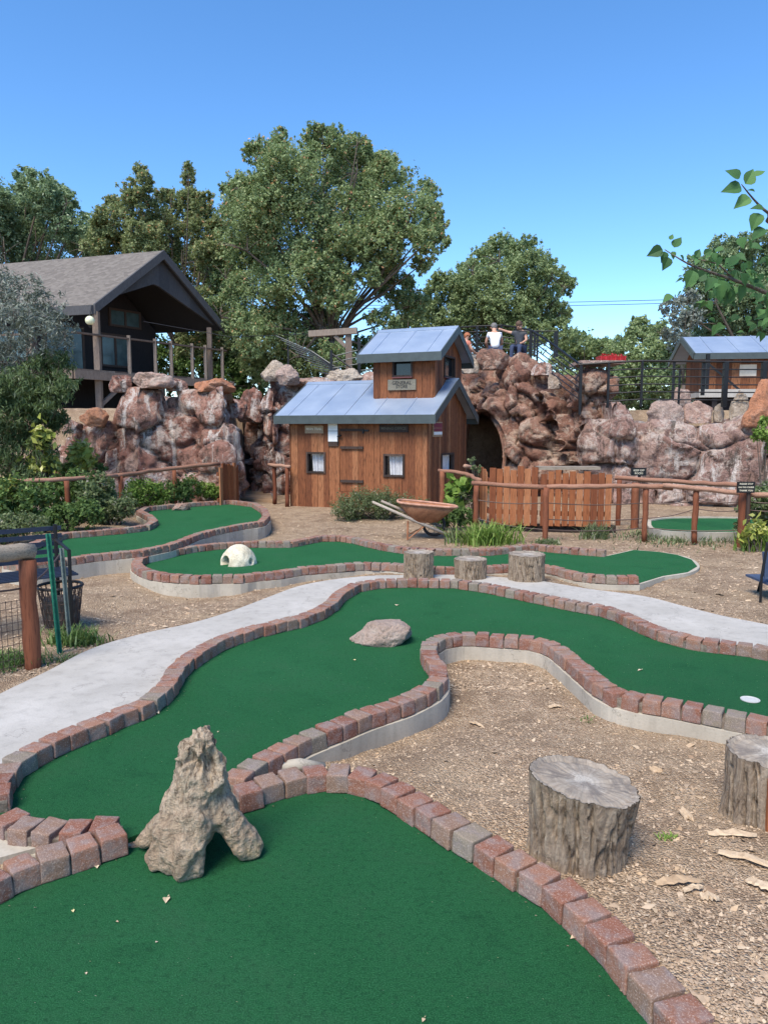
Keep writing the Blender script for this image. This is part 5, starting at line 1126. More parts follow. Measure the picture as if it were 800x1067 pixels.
# driftwood stump
def blob_mesh(chains, voxel=.006):
    mb = MB()
    for pts, rs in chains: mb.tube(pts, rs, n=14, jit=.12)
    for pts, rs in chains:
        for p_, r_ in ((pts[0], rs[0]), (pts[-1], rs[-1])):
            bm = bmesh.new(); bmesh.ops.create_icosphere(bm, subdivisions=2, radius=r_*.98); mb.mesh([v.co+Vector(p_) for v in bm.verts], [tuple(v.index for v in f.verts) for f in bm.faces]); bm.free()
    o = mb.build('tmp_blob', None); md = o.modifiers.new('r', 'REMESH'); md.mode = 'VOXEL'; md.voxel_size = voxel
    md2 = o.modifiers.new('s', 'SMOOTH'); md2.factor = .6; md2.iterations = 5
    dg = bpy.context.evaluated_depsgraph_get(); dg.update(); me = bpy.data.meshes.new_from_object(o.evaluated_get(dg)); bpy.data.objects.remove(o)
    V = np.zeros(len(me.vertices)*3); me.vertices.foreach_get('co', V); N = np.zeros(len(me.vertices)*3); me.vertices.foreach_get('normal', N)
    return me, V.reshape(-1, 3), N.reshape(-1, 3)
DD = 2.52
def s_(px, py, D=DD): return Q(px, py, D)
tb_ = s_(210, 872); base = P(207, 893, 0)
chains = [
 ([s_(205, 855, 2.54), s_(206, 832, 2.52), s_(208, 808, 2.50), s_(209, 788, 2.5), s_(211, 772, 2.5)], [.105, .110, .104, .092, .074]),
 ([s_(200, 855, 2.46), s_(195, 882, 2.40), P(192, 904, .03)], [.09, .068, .055]), ([s_(198, 850, 2.45), P(203, 905, .03)], [.075, .040]), ([s_(190, 862, 2.45), P(176, 901, .03)], [.08, .045]), ([s_(188, 852, 2.48), P(163, 899, .025)], [.075, .04]),
 ([s_(195, 840, 2.5), s_(177, 872, 2.5), P(156, 897, .02)], [.09, .05, .028]), ([s_(190, 850, 2.56), P(150, 878, .03)], [.07, .028]),
 ([s_(218, 826, 2.52), s_(234, 850, 2.49), P(262, 884, .03)], [.075, .056, .044]), ([s_(228, 842, 2.5), P(256, 889, .025)], [.05, .032]), ([s_(212, 838, 2.5), s_(228, 856, 2.49)], [.07, .045]), ([s_(190, 830, 2.49), s_(180, 870, 2.47)], [.07, .07]),
 ([s_(220, 830, 2.6), s_(238, 846, 2.66), P(256, 858, .02)], [.06, .04, .022]), ([s_(208, 840, 2.6), P(205, 860, .03)], [.08, .05]),
 ([s_(196, 800, 2.47), s_(192, 784, 2.46)], [.032, .018]), ([s_(221, 790, 2.5), s_(225, 770, 2.5)], [.045, .028]), ([s_(213, 775, 2.5), s_(216, 765, 2.5)], [.035, .02]), ([s_(203, 778, 2.5), s_(208, 763, 2.5)], [.035, .018]), ([s_(192, 812, 2.46), s_(184, 822, 2.44)], [.03, .02]),
]
me, V, N = blob_mesh(chains)
hz = np.clip(V[:, 2]/.55, 0, 1)
d_ = vnoise(V, 7, 61, 3)*.024-np.abs(vnoise(V, 32, 68, 3))*.008+(-np.abs(vnoise(V, 11, 67, 3)))*.022+vnoise(V*np.array([1, 1, .35]), 26, 62, 3)*.013*(.4+hz)+(-np.abs(vnoise(V*np.array([1, 1, .5]), 17, 63, 3)))*.075*sstep(.3, .7, hz)
V = V+N*d_[:, None]; V[:, 2] = np.maximum(V[:, 2], -.004)
# weathered hollow in the upper left
hc = np.array(s_(201, 800, 2.43)); dd = np.linalg.norm((V-hc)*np.array([1, .6, 1]), axis=1); V = V+np.array([.2, 1, 0])*(np.exp(-(dd/.028)**2)*.055)[:, None]
me.vertices.foreach_set('co', (V-np.array(base)).astype(np.float32).ravel()); me.polygons.foreach_set('use_smooth', [True]*len(me.polygons))
at = me.attributes.new('hz', 'FLOAT', 'POINT'); at.data.foreach_set('value', hz.astype(np.float32)); me.materials.clear(); me.materials.append(M['drift']); me.update()
me.name = 'driftwood_stump'; o = bpy.data.objects.new('driftwood_stump', me); COL.objects.link(o); o.location = base; tag(o, 'gnarled upturned driftwood stump with an arch between its roots on the front green', 'driftwood stump')
# ================================================================ LEFT CORNER: stakes, basket, bench
def stake(label, px0, py0, px1, py1, D, w_, mat):
    a, b = Q(px0, py0, D), Q(px1, py1, D); b = Vector((b.x, b.y-.02, -.05)); t_ = MB()
    # T-post section
    dn = (a-b).normalized(); t_.beam(b, a, w_, .006, up=(0, 1, 0)); t_.beam(b+Vector((0, -.013, 0)), a+Vector((0, -.013, 0)), .006, .026, up=(0, 1, 0))
    for k in range(14): p_ = b.lerp(a, .2+k*.055); t_.box(p_+Vector((0, -.02, 0)), (.012, .012, .012))
    tag(t_.build('metal_stake', M[mat], base=b), label, 'stake', 'metal stakes')
stake('green painted metal stake leaning beside the left post', 50.5, 556, 64, 676, 5.0, .036, 'greenpaint')
stake('shorter grey metal stake just right of the green one', 64.5, 571, 74, 655, 5.25, .032, 'galv')
bc = P(65, 652, 0); mb = MB(); n = 20; bas = thing('wire_basket', 'round dark mesh waste basket behind the two metal stakes', 'basket', bc)
hb = .32; rb, rt = .125, .165
for i in range(n):
    a_ = 2*math.pi*i/n; a2 = a_+.5
    for q2 in (a2, a_-.5): mb.tube([bc+Vector((math.cos(a_)*rb, math.sin(a_)*rb, .01)), bc+Vector((math.cos((a_+q2)/2)*(rb+rt)/2, math.sin((a_+q2)/2)*(rb+rt)/2, hb/2)), bc+Vector((math.cos(q2)*rt, math.sin(q2)*rt, hb))], .0035, n=4)
for k in range(6):
    f = k/5; r_ = rb+(rt-rb)*f; mb.tube([bc+Vector((math.cos(2*math.pi*i/n)*r_, math.sin(2*math.pi*i/n)*r_, .01+hb*f)) for i in range(n+1)], .0035, n=4, cap=False)
mb.build('mesh', M['wire'], bas)
mb = MB(); mb.tube([bc+Vector((math.cos(2*math.pi*i/n)*rt, math.sin(2*math.pi*i/n)*rt, hb)) for i in range(n+1)], .011, n=6, cap=False); mb.build('rim', M['black'], bas)
mb = MB(); mb.mesh([bc+Vector((math.cos(2*math.pi*i/n)*rb*.95*(1 if k == 0 else 1.13), math.sin(2*math.pi*i/n)*rb*.95*(1 if k == 0 else 1.13), .02+k*.20)) for k in range(2) for i in range(n)], [tuple(range(n))[::-1], tuple(range(n, 2*n))]+[(i, (i+1) % n, n+(i+1) % n, n+i) for i in range(n)]); mb.build('liner', M['liner'], bas)
# navy slatted bench
bo = Vector((-2.95, 5.35, 0)); bench = thing('bench', 'navy slatted metal bench behind the near left fence post', 'bench', bo)
bd_ = Vector((.80, .60, 0)).normalized(); bn_ = Vector((-bd_.y, bd_.x, 0))
mb = MB()
for k in range(7):
    c0 = bo+bn_*(-.18+k*.06)+Vector((0, 0, .43)); mb.beam(c0-bd_*.75, c0+bd_*.62, .038, .012)
mb.build('seat', M['bluemetal'], bench)
mb = MB()
for k in range(5):
    c0 = bo+bn_*(.22+k*.012)+Vector((0, 0, .50+k*.06)); mb.beam(c0-bd_*.75, c0+bd_*.62, .012, .035)
mb.build('backrest', M['bluemetal'], bench)
for a_ in (-.68, .56):
    for b_ in (-.18, .2):
        mb = MB(); p_ = bo+bd_*a_+bn_*b_; mb.tube([p_+Vector((0, 0, -.02)), p_+Vector((0, 0, .43 if b_ < 0 else .78))], .016, n=8); mb.build('leg', M['black'], bench)
    mb = MB(); p_ = bo+bd_*a_; mb.tube([p_+bn_*-.2+Vector((0, 0, .43)), p_+bn_*-.2+Vector((0, 0, .62)), p_+bn_*.22+Vector((0, 0, .66))], .014, n=8); mb.build('armrest', M['black'], bench)
# folding chair at the right edge
co = P(800, 640, -.02); chair = thing('folding_chair', 'black folding chair with a blue mesh back at the right edge', 'chair', co)
X = lambda px, py, D: Q(px, py, D)
D1 = 6.55; D2 = 6.0
def leg(*pts): 
    mb = MB(); mb.tube(pts, .012, n=8); mb.build('leg', M['black'], chair)
a = X(790.5, 647, D1); leg(Vector((a.x, D1, -.03)), X(793, 600, D1), X(799, 566, D1), X(806, 561, D1))
leg(Vector((X(789, 618, 7.0).x, 7.0, -.03)), X(796, 590, 6.8), X(812, 575, 6.6)); 
leg(Vector((a.x+.55, D1-.15, -.03)), Vector((a.x+.60, D1-.1, .45)), Vector((a.x+.62, D1, .8))); leg(Vector((a.x+.5, 7.0, -.03)), Vector((a.x+.55, 6.7, .5)))
mb = MB(); b0, b1 = X(796, 603, D1), X(797, 576, D1); mb.hexa([b0, b0+Vector((.5, 0, 0)), b0+Vector((.5, .012, 0)), b0+Vector((0, .012, 0))], [b1, b1+Vector((.5, .05, 0)), b1+Vector((.5, .062, 0)), b1+Vector((0, .062, 0))]); mb.build('backrest', M['seatblue'], chair)
mb = MB(); mb.box(b0+Vector((.28, .2, -.05)), (.5, .42, .02)); mb.build('seat', M['seatblue'], chair)
# ================================================================ FOLIAGE
def leafquads(C, nrm_bias, size, r, aspect=.6, droop=0.0):
    n = len(C); a = r.normal(0, 1, (n, 3)); a += nrm_bias; a /= np.linalg.norm(a, axis=1, keepdims=True)
    b = r.normal(0, 1, (n, 3)); b[:, 2] -= droop; b -= a*(a*b).sum(1, keepdims=True); b /= np.linalg.norm(b, axis=1, keepdims=True)+1e-9; c = np.cross(a, b)
    s_ = size*r.uniform(.6, 1.3, (n, 1)); l = b*s_; w = c*s_*aspect
    V = np.stack([C-l, C+w*.9-l*.1, C+l, C-w*.9-l*.1], 1)
    V[:, 1] += a*s_*.18; V[:, 3] += a*s_*.18
    return V.reshape(-1, 3)
def foliage(name, mat, blobs, n, size, seed, parent, clump=.3, density_pow=2, aspect=.6, flat=.85, droop=.2, hue=.25, sub=26, hollow=.5, shoots=0.35):
    """blobs: (x,y,z,r). leaves gathered in small clumps along twigs through each blob's outer volume"""
    r = np.random.default_rng(seed); B = np.array(blobs, float); w = B[:, 3]**density_pow; w /= w.sum(); Cs = []; Vs = []
    ncl = max(len(B), int(n/sub)); pick = r.choice(len(B), ncl, p=w)
    d = r.normal(0, 1, (ncl, 3)); d[:, 2] = d[:, 2]*.9+.15; d /= np.linalg.norm(d, axis=1, keepdims=True)
    rad = r.uniform(hollow, 1.0, ncl)**.6
    rad *= 1+.22*vnoise(d*1.0+pick[:, None]*3.1, 2.2, seed, 2)+r.exponential(.10, ncl)
    cc = B[pick, :3]+d*(rad*B[pick, 3])[:, None]*np.array([1, 1, flat])
    cs = (clump*B[pick, 3]).clip(size*1.5, None)*r.uniform(.5, 1.2, ncl); cv = r.uniform(-1, 1, ncl)*hue
    k = np.repeat(np.arange(ncl), sub)
    # elongated clumps along an outward/upward twig
    tw = d*.6+np.array([0, 0, .7])+r.normal(0, .3, (ncl, 3)); tw /= np.linalg.norm(tw, axis=1, keepdims=True)
    off = r.normal(0, .42, (len(k), 3))*cs[k][:, None]+tw[k]*(r.uniform(-1, 1.3, len(k))*cs[k]*(shoots*2))[:, None]
    C = cc[k]+off
    V = leafquads(C, np.array([0, 0, .55])+d[k]*.5, size, r, aspect, droop)
    F = np.arange(len(V)).reshape(-1, 4)
    a_ = np.clip(.45+cv[k]+r.normal(0, .16, len(k)), 0, 1); tip = r.random(len(k)) < .02; a_[tip] = 1
    return npmesh(name, V, F, a_, mat, parent=parent)
def treeblobs(L, D, seed, depth=1.0, sat=False):
    rr = random.Random(seed); out = []
    cx_ = sum(l[0] for l in L)/len(L)
    for (px, py, rp, *dd) in L:
        D_ = D+(dd[0] if dd else rr.uniform(-1, 1)*depth); q_ = Q(px, py, D_); r0 = rp/FPX*D_
        if not sat: out.append((q_.x, q_.y, q_.z, r0)); continue
        out.append((q_.x, q_.y, q_.z, r0*.85))
        for _ in range(9):
            d = Vector((rr.gauss(0, 1), rr.gauss(0, .9), rr.gauss(.25, .9))).normalized(); k = rr.uniform(.24, .42); c_ = q_+d*r0*rr.uniform(.62, 1.0); out.append((c_.x, c_.y, c_.z, r0*k))
    return out
def tree(label, L, D, base, mat, n, size, seed, name='tree', cat='tree', group='trees behind the course', trunk_r=.25, depth=1.5, ground=None, limbs=True, **kw):
    B = treeblobs(L, D, seed, depth); b = Vector(base); t_ = thing(name, label, cat, b, group)
    foliage('crown', M[mat], treeblobs(L, D, seed, depth, True), n, size, seed, t_, **kw)
    if limbs:
        mb = MB(); rr = random.Random(seed); top = max(B, key=lambda q_: q_[2]); fork = Vector((b.x, b.y, b.z+(top[2]-b.z)*.28))
        mb.tube([b-Vector((0, 0, .3)), b+Vector((.02, 0, .4)), fork], [trunk_r*1.25, trunk_r, trunk_r*.8], n=9, jit=.06)
        for q_ in B:
            e = Vector(q_[:3]); e2 = e+Vector((0, 0, q_[3]*.5)); m_ = fork.lerp(e, .5)+Vector((rr.uniform(-.3, .3), rr.uniform(-.3, .3), rr.uniform(0, .5)))*min(1, q_[3])
            r0 = trunk_r*.3*min(1, q_[3]/1.2+.25); mb.tube([fork-Vector((0, 0, .2)), fork.lerp(m_, .5)+Vector((0, 0, .1)), m_, e, e2], [r0, r0*.8, r0*.6, r0*.35, r0*.12], n=6, jit=.05)
            for _ in range(4):
                dr = Vector((rr.gauss(0, 1), rr.gauss(0, 1), rr.gauss(.4, .8))).normalized()*q_[3]*.8; mb.tube([e, e+dr*.5+Vector((0, 0, .05)), e+dr], [r0*.3, r0*.18, r0*.07], n=4)
        mb.build('trunk', M['trunk'], t_, smooth=True)
    return t_
tree('biggest cottonwood, its broad crown filling the middle of the skyline', [(262,222,36),(250,196,17),(273,160,17),(300,185,40),(293,148,13),(340,170,30),(336,140,12),(372,152,14),(372,180,26),(398,190,30),(428,225,32),(447,203,14),(447,250,22),(452,232,14),(258,262,38),(308,240,52),(362,235,50),(395,250,32),(272,308,36),(318,292,36),(350,305,24),(336,340,26),(286,350,34),(258,350,26),(312,372,32),(350,375,20),(410,300,24),(425,320,20),(398,338,18),(440,275,12),(385,290,15),(235,290,20),(400,370,20),(275,385,24),(230,330,20)],
     28, (Q(345, 400, 28).x, 28, 1.9), 'leaf_cotton', 330000, .052, 101, trunk_r=.30, depth=1.8, clump=.2, sub=22, hollow=.3)
tree('aspen-like trees with pointed tops between the dark house and the cottonwood', [(122,232,22),(118,212,10),(147,215,20),(148,190,11),(146,178,6),(168,240,26),(178,212,14),(199,208,13),(197,186,8),(196,175,5),(215,238,24),(212,212,12),(120,262,24),(150,258,26),(190,275,28),(226,290,26),(222,265,22),(212,330,24),(236,330,24),(228,365,22),(100,255,14),(250,372,18),(200,366,18)],
     30, (Q(190, 410, 30).x, 30, 1.9), 'leaf_aspen', 150000, .054, 102, trunk_r=.22, depth=1.4, clump=.2, sub=20, hollow=.3)
tree('broad grey-green tree rising behind the left end of the shingle roof', [(12,230,36),(42,205,22),(28,188,12),(55,215,24),(75,238,24),(70,212,10),(38,255,34),(88,260,18),(95,245,10),(-20,215,36),(-40,250,40),(5,265,34),(-30,185,14)],
     32, (Q(20, 420, 32).x, 32, 1.9), 'leaf_left', 120000, .060, 103, trunk_r=.3, clump=.2, sub=20, hollow=.3)
tree('rounded bright green tree behind the people on the mound', [(437,322,16),(455,305,16),(474,298,20),(492,285,16),(520,272,24),(540,262,14),(552,280,26),(575,290,18),(588,300,10),(500,315,30),(530,310,32),(560,318,26),(582,328,14),(470,328,24),(445,340,20),(505,345,28),(545,348,28),(425,345,16),(580,350,16),(460,355,20)],
     36, (Q(520, 420, 36).x, 36, 1.9), 'leaf_light', 140000, .062, 104, trunk_r=.3, clump=.2, sub=20, hollow=.3)
tree('low distant tree clump between the mound railing and the rock pillar', [(592,366,14),(608,362,14),(600,352,8),(625,364,13),(640,366,12),(615,380,18),(585,382,16),(645,385,16),(600,400,16),(625,404,14),(650,405,14)], 45, (Q(612, 400, 45).x, 45, 1.9), 'leaf_light', 12000, .12, 105, trunk_r=.2, clump=.25, sub=14)
tree('medium tree just left of the terrace hut behind the cable railing', [(668,352,17),(660,340,8),(688,348,12),(650,370,18),(680,375,24),(705,385,20),(655,395,20),(690,400,20),(640,402,16),(718,375,16),(715,402,16),(640,416,12),(662,416,12),(685,416,12),(706,414,12),(650,424,10),(672,424,10)], 27, (Q(680, 420, 27).x, 27, 1.9), 'leaf_light', 42000, .06, 106, trunk_r=.18, clump=.22, sub=18)
tree('large dark green tree above the roof of the terrace hut at the right edge', [(735,282,18),(748,262,14),(765,272,20),(790,285,30),(780,255,12),(728,302,16),(745,315,26),(775,318,28),(805,310,30),(730,338,20),(760,342,22),(800,345,26),(830,280,34),(815,250,20),(820,350,30)], 30, (Q(775, 420, 30).x, 30, 1.9), 'leaf_left', 130000, .055, 107, trunk_r=.3, clump=.2, sub=20, hollow=.3)
tree('thin silvery half-bare tree beside the terrace hut, in front of the big right tree', [(700,322,11),(712,340,14),(698,350,10),(716,310,9),(722,328,10),(705,365,12)], 25, (Q(712, 400, 25).x, 25, 1.9), 'leaf_olive', 2600, .07, 108, trunk_r=.1, clump=.4, sub=8)
tree('dense dark shrubs filling the gap under the trees behind the rock walls', [(240,385,14),(262,380,16),(290,385,16),(330,385,18),(360,385,18),(400,380,18),(430,372,18),(470,368,16),(415,360,18),(380,365,16),(345,362,14),(150,388,15),(175,388,16),(200,385,16),(222,388,16),(182,362,16),(206,356,15),(225,362,14),(160,365,14),(170,402,13),(195,404,13),(222,404,13),(245,402,13),(268,404,13),(150,404,12),(250,418,13),(270,420,12),(230,418,12),(290,416,12)], 30, (Q(330, 405, 30).x, 30, 1.9), 'leaf_deep', 42000, .075, 109, name='hedge', cat='shrubs', group=None, trunk_r=.06, clump=.3, sub=16)
# near left olive and dark shrub tree
tree('silvery grey-leaved olive tree at the left edge in front of the shingle roof', [(8,300,20),(28,310,20),(50,320,16),(62,338,14),(15,335,26),(42,348,24),(-10,320,30),(68,352,10),(20,375,26),(-10,375,30),(55,372,14),(3,270,5),(35,292,6),(-25,290,20)], 12.8, (Q(-20, 520, 12.8).x, 12.8, 0), 'leaf_olive', 10500, .045, 110, trunk_r=.10, depth=.5, clump=.3, sub=12, aspect=.25, droop=.5, group='bushy trees in the left bed')
tree('drooping green willowy bush hiding the left end of the rock wall', [(45,390,22),(62,382,14),(70,402,14),(20,405,28),(45,418,24),(12,440,30),(44,445,22),(58,432,14),(-10,420,34),(20,475,28),(48,470,14),(0,490,26),(36,492,18)], 12.3, (Q(15, 530, 12.3).x, 12.3, 0), 'leaf_willow', 22000, .05, 111, trunk_r=.08, depth=.4, clump=.3, sub=14, aspect=.24, droop=2.2, group='bushy trees in the left bed', hue=.4)
# bed plants
def shrub(label, L, D, mat, n, size, seed, name='shrub', cat='shrub', group='shrubs in the left bed', **kw):
    B = treeblobs(L, D, seed, .15); cx_ = sum(b[0] for b in B)/len(B); cy_ = sum(b[1] for b in B)/len(B); z = gz(cx_, cy_); b = Vector((cx_, cy_, z))
    t_ = thing(name, label, cat, b, group); foliage('leaves', M[mat], B, n, size, seed, t_, **kw)
    mb = MB(); rr = random.Random(seed)
    for q_ in B:
        for _ in range(5):
            e = Vector(q_[:3])+Vector((rr.uniform(-1, 1), rr.uniform(-1, 1), rr.uniform(-.2, 1)))*q_[3]*.7; s0 = b+Vector((rr.uniform(-.08, .08), rr.uniform(-.08, .08), -.05)); mb.tube([s0, s0.lerp(e, .5)+Vector((0, 0, .04)), e], [.008, .006, .003], n=4)
    mb.build('stems', M['trunk'], t_); return t_
for lab, L, D, mat, n, size in (
 ('dark leafy shrub behind the fence just right of the willowy bush', [(62,515,20),(80,505,16),(88,522,16)], 11.8, 'leaf_deep', 4200, .035),
 ('reddish-stemmed leafy shrub in front of the second post of the left fence', [(100,520,18),(118,528,16),(105,508,14)], 11.5, 'leaf_shrub', 4000, .032),
 ('bright green round shrub between the middle posts of the left fence', [(148,514,15),(162,516,13),(138,520,12)], 13.5, 'leaf_bright', 3600, .028),
 ('green shrub at the foot of the third post of the left fence', [(180,513,13),(196,510,12),(190,516,9)], 14.0, 'leaf_deep', 3200, .03),
 ('small feathery green plant near the end of the left fence', [(214,511,9),(225,513,8)], 14.3, 'leaf_bright', 2000, .025),
 ('broad dark green shrub at the left edge below the log rail', [(12,520,24),(35,525,20),(-10,535,26)], 10.8, 'leaf_deep', 5200, .036),
 ('pale grey-green shrub in front of the green edge at the far left', [(15,548,14),(38,545,12),(-8,552,16),(0,562,12)], 9.6, 'leaf_shrub', 4600, .024),
 ('dense dark plant with tiny pale flowers beside the brick edging of the left green', [(70,540,14),(90,536,14),(52,545,12)], 10.7, 'leaf_deep', 4800, .028),
 ('low mixed dark plant touching the bend of the left green', [(118,534,11),(133,530,10),(108,538,8)], 11.3, 'leaf_shrub', 3600, .026),
 ('narrow dark shrub against the rock wall above the fence', [(85,482,12),(98,490,10),(75,492,10)], 13.6, 'leaf_deep', 2600, .035)):
    shrub(lab, L, D, mat, n, size, hash(lab) % 9999 if False else sum(map(ord, lab)) % 9973)
for lab, L, D in (('tall yellow-leaved plant standing at the log rail left of the rock wall', [(42,455,8),(44,475,10),(48,488,11)], 11.9), ('low yellow-green broad-leaved plant below the rail at the far left edge', [(3,512,8),(8,520,8)], 10.6), ('small yellow-leaved plant against the foot of the left rock wall', [(84,470,7),(88,482,7)], 13.2)):
    shrub(lab, L, D, 'leaf_yellow', 420, .075, sum(map(ord, lab)) % 991, sub=6, clump=.6, group='yellow-leaved plants in the left bed', cat='plant', name='plant')
shrub('fine-leaved grey-green bush against the front wall of the cabin', [(358,530,13),(378,524,15),(400,524,14),(420,528,12),(368,540,12),(395,540,13),(432,536,10),(440,528,8)], 12.6, 'leaf_shrub', 17000, .020, 201, name='bush', cat='bush', group=None, hollow=.2, aspect=.35, shoots=.6)
shrub('large round-leaved green plant beside the right corner of the cabin', [(474,512,9),(484,508,8),(472,522,8)], 12.0, 'leaf_bright', 150, .085, 202, name='plant', cat='plant', group=None, aspect=.85, sub=5, clump=.6)
shrub('dark low bush behind the wheel of the wheelbarrow', [(470,535,10),(484,540,9),(460,545,6)], 11.3, 'leaf_deep', 3600, .024, 203, name='bush', cat='bush', group=None)
shrub('pale-flowering tall spindly plant at the left end of the picket panels', [(494,500,6),(497,490,5),(505,508,7),(488,518,8),(492,480,3)], 12.0, 'leaf_shrub', 1600, .022, 204, name='plant', cat='plant', group=None)
shrub('sprawling dry green weeds at the right edge behind the thick end post', [(790,530,14),(805,545,14),(775,548,8),(800,515,14),(820,530,16)], 10.0, 'leaf_shrub', 6000, .028, 205, name='bush', cat='bush', group=None)
shrub('green creeper trailing over the right boulder wall at the photo edge', [(792,452,8),(806,460,10),(796,440,4)], 13.4, 'leaf_bright', 1800, .035, 206, name='creeper', cat='plant', group=None)
shrub('clump of big light leaves behind the folding chair', [(778,556,6),(790,552,8)], 9.3, 'leaf_yellow', 110, .06, 207, name='plant', cat='plant', group=None, sub=5, clump=.6)
def grass(label, px, py, D, wpx, h_, n, mat, seed, name='grass_clump', group='grass clumps along the right fence', w_=.009, z0=None):
    r = np.random.default_rng(seed); c = Q(px, py, D); z = gz(c.x, D) if z0 is None else z0; W_ = wpx/FPX*D/2
    t = []; A_ = []
    for i in range(n):
        bx = c.x+r.normal(0, .45)*W_; by = D+r.normal(0, .3)*W_; l = h_*r.uniform(.5, 1.15); an = r.uniform(0, 6.28); be = r.uniform(.25, .95)*l
        dx, dy = math.cos(an), math.sin(an); p = [np.array([bx+dx*be*f*f, by+dy*be*f*f, z-.02+l*(f-.35*f*f*be/l)]) for f in (0, .35, .7, 1)]
        sd2 = np.array([-dy, dx, 0])*w_*r.uniform(.6, 1.3)
        for k in range(3):
            w0, w1 = (1, .9, .6, .08)[k], (1, .9, .6, .08)[k+1]; t += [p[k]-sd2*w0, p[k]+sd2*w0, p[k+1]+sd2*w1, p[k+1]-sd2*w1]; A_.append(r.uniform(.1, 1))
    V = np.array(t); o = npmesh(name, V, np.arange(len(V)).reshape(-1, 4), A_, M[mat]); off = np.array([c.x, D, z])
    V2 = V-off; o.data.vertices.foreach_set('co', V2.astype(np.float32).ravel()); o.location = off; return tag(o, label, 'grass', group)
grass('bright arching grass clump at the left post of the long log fence', 508, 565, 10.0, 62, .36, 520, 'leaf_bright', 1)
grass('thin grass tuft below the right end of the picket panels', 620, 560, 10.4, 34, .28, 160, 'leaf_shrub', 2)
grass('dry grass tuft between the wheelbarrow and the bright clump', 480, 560, 10.2, 36, .24, 220, 'leaf_shrub', 3)
grass('low grass tuft along the gravel in front of the picket base', 570, 562, 9.95, 34, .10, 260, 'leaf_shrub', 4)
grass('sparse weeds behind the fence under the small far green', 715, 560, 10.45, 190, .13, 1100, 'leaf_shrub', 5)
grass('leaning green grass behind the thick right fence post', 790, 560, 9.4, 40, .40, 170, 'leaf_bright', 6)
grass('green grass tuft round the feet of the two metal stakes', 78, 660, 5.25, 62, .16, 520, 'leaf_deep', 7, group='weeds by the left fence', w_=.006)
grass('weedy grass patch below the wire mesh at the lower left', 10, 690, 4.75, 90, .12, 700, 'leaf_deep', 8, group='weeds by the left fence', w_=.005)
grass('small weeds along the path edge right of the left fence post', 70, 686, 4.85, 60, .06, 260, 'leaf_shrub', 9, group='weeds by the left fence', w_=.005)
grass('tiny green weed growing beside the large log', 695, 878, 2.62, 22, .03, 60, 'leaf_bright', 10, group='tiny weeds on the gravel island', w_=.004)
grass('tiny weed patch in the gravel near the island wall', 610, 745, 4.0, 30, .035, 70, 'leaf_deep', 11, group='tiny weeds on the gravel island', w_=.004)
# near branch, tree outside the frame on the right
nt = thing('near_tree', 'leafy branches reaching into the sky from the right edge, close to the camera', 'tree', Vector((3.0, 3.6, 0)))
br = MB(); stem0 = Vector((3.0, 3.6, -.1))
br.tube([stem0, Vector((2.98, 3.55, 1.0)), Vector((2.85, 3.4, 2.0)), Vector((2.7, 3.3, 3.2))], [.09, .075, .055, .03], n=8, jit=.05)
DN = 2.75
b1 = [Vector((2.85, 3.4, 1.95)), Q(840, 322, 2.95), Q(800, 306, 2.85), Q(765, 292, 2.8), Q(735, 282, 2.78), Q(715, 274, 2.75), Q(692, 260, 2.75)]
b2 = [Vector((2.8, 3.35, 2.3)), Q(830, 240, 2.9), Q(800, 222, 2.8), Q(785, 208, 2.78), Q(772, 192, 2.75)]
b3 = [Q(765, 292, 2.8), Q(748, 275, 2.8), Q(727, 270, 2.78)]
br.tube(catmull(b1, 4), list(np.linspace(.010, .0016, len(catmull(b1, 4)))), n=6); br.tube(catmull(b2, 4), list(np.linspace(.009, .0016, len(catmull(b2, 4)))), n=6); br.tube(b3, [.004, .003, .002], n=5)
br.build('branches', M['trunk'], nt, smooth=True)
def bigleaf(mb, p, dirv, L, up, av):
    d = Vector(dirv).normalized(); s_ = d.cross(Vector(up)).normalized(); u = s_.cross(d)
    pr = ((0, 0), (.10, .28), (.28, .40), (.5, .36), (.75, .18), (1, 0)); mid = [p+d*L*f-u*L*.18*f*f for f, w in pr]
    lf = [m_+s_*L*w+u*L*w*.38 for m_, (f, w) in zip(mid, pr)]; rt_ = [m_-s_*L*w+u*L*w*.38 for m_, (f, w) in zip(mid, pr)]
    for i in range(5):
        if i == 0: mb.face([mid[0], mid[1], lf[1]], av); mb.face([mid[0], rt_[1], mid[1]], av)
        elif i == 4: mb.face([mid[4], mid[5], lf[4]], av); mb.face([mid[4], rt_[4], mid[5]], av)
        else: mb.face([mid[i], mid[i+1], lf[i+1], lf[i]], av); mb.face([mid[i], rt_[i], rt_[i+1], mid[i+1]], av)
lm = MB(); st = MB()
def hang(px, py, D, ang, lpx, tilt=0.0):
    """leaf with base at pixel (px,py), pointing at image angle ang"""
    p = Q(px, py, D); L = lpx/FPX*D; dv = Vector((math.cos(ang), tilt, -math.sin(ang))); bigleaf(lm, p, dv, L, (random.uniform(-.6, .6), -.8, random.uniform(.2, .9)), random.uniform(.1, .9))
for a in ((690,260,160,20),(692,262,100,14),(700,262,75,10),(702,258,-60,16),(696,268,110,17),(708,266,50,10),(722,282,110,22),(724,268,-60,12),(733,265,-30,12),(727,270,200,12),(698,250,-70,8),(760,300,100,24),(752,292,95,26),(770,297,80,22),(745,290,130,20),(735,285,150,18)):
    hang(a[0], a[1], DN, R(a[2]), a[3]*.82)
for a in ((772,196,175,24),(770,186,215,20),(776,192,-60,22),(781,206,150,22),(786,184,-35,15),(790,222,110,22),(795,218,190,16),(800,212,-20,18),(796,238,140,20),(800,240,70,20),(786,200,200,10)):
    hang(a[0], a[1], DN, R(a[2]), a[3]*.82)
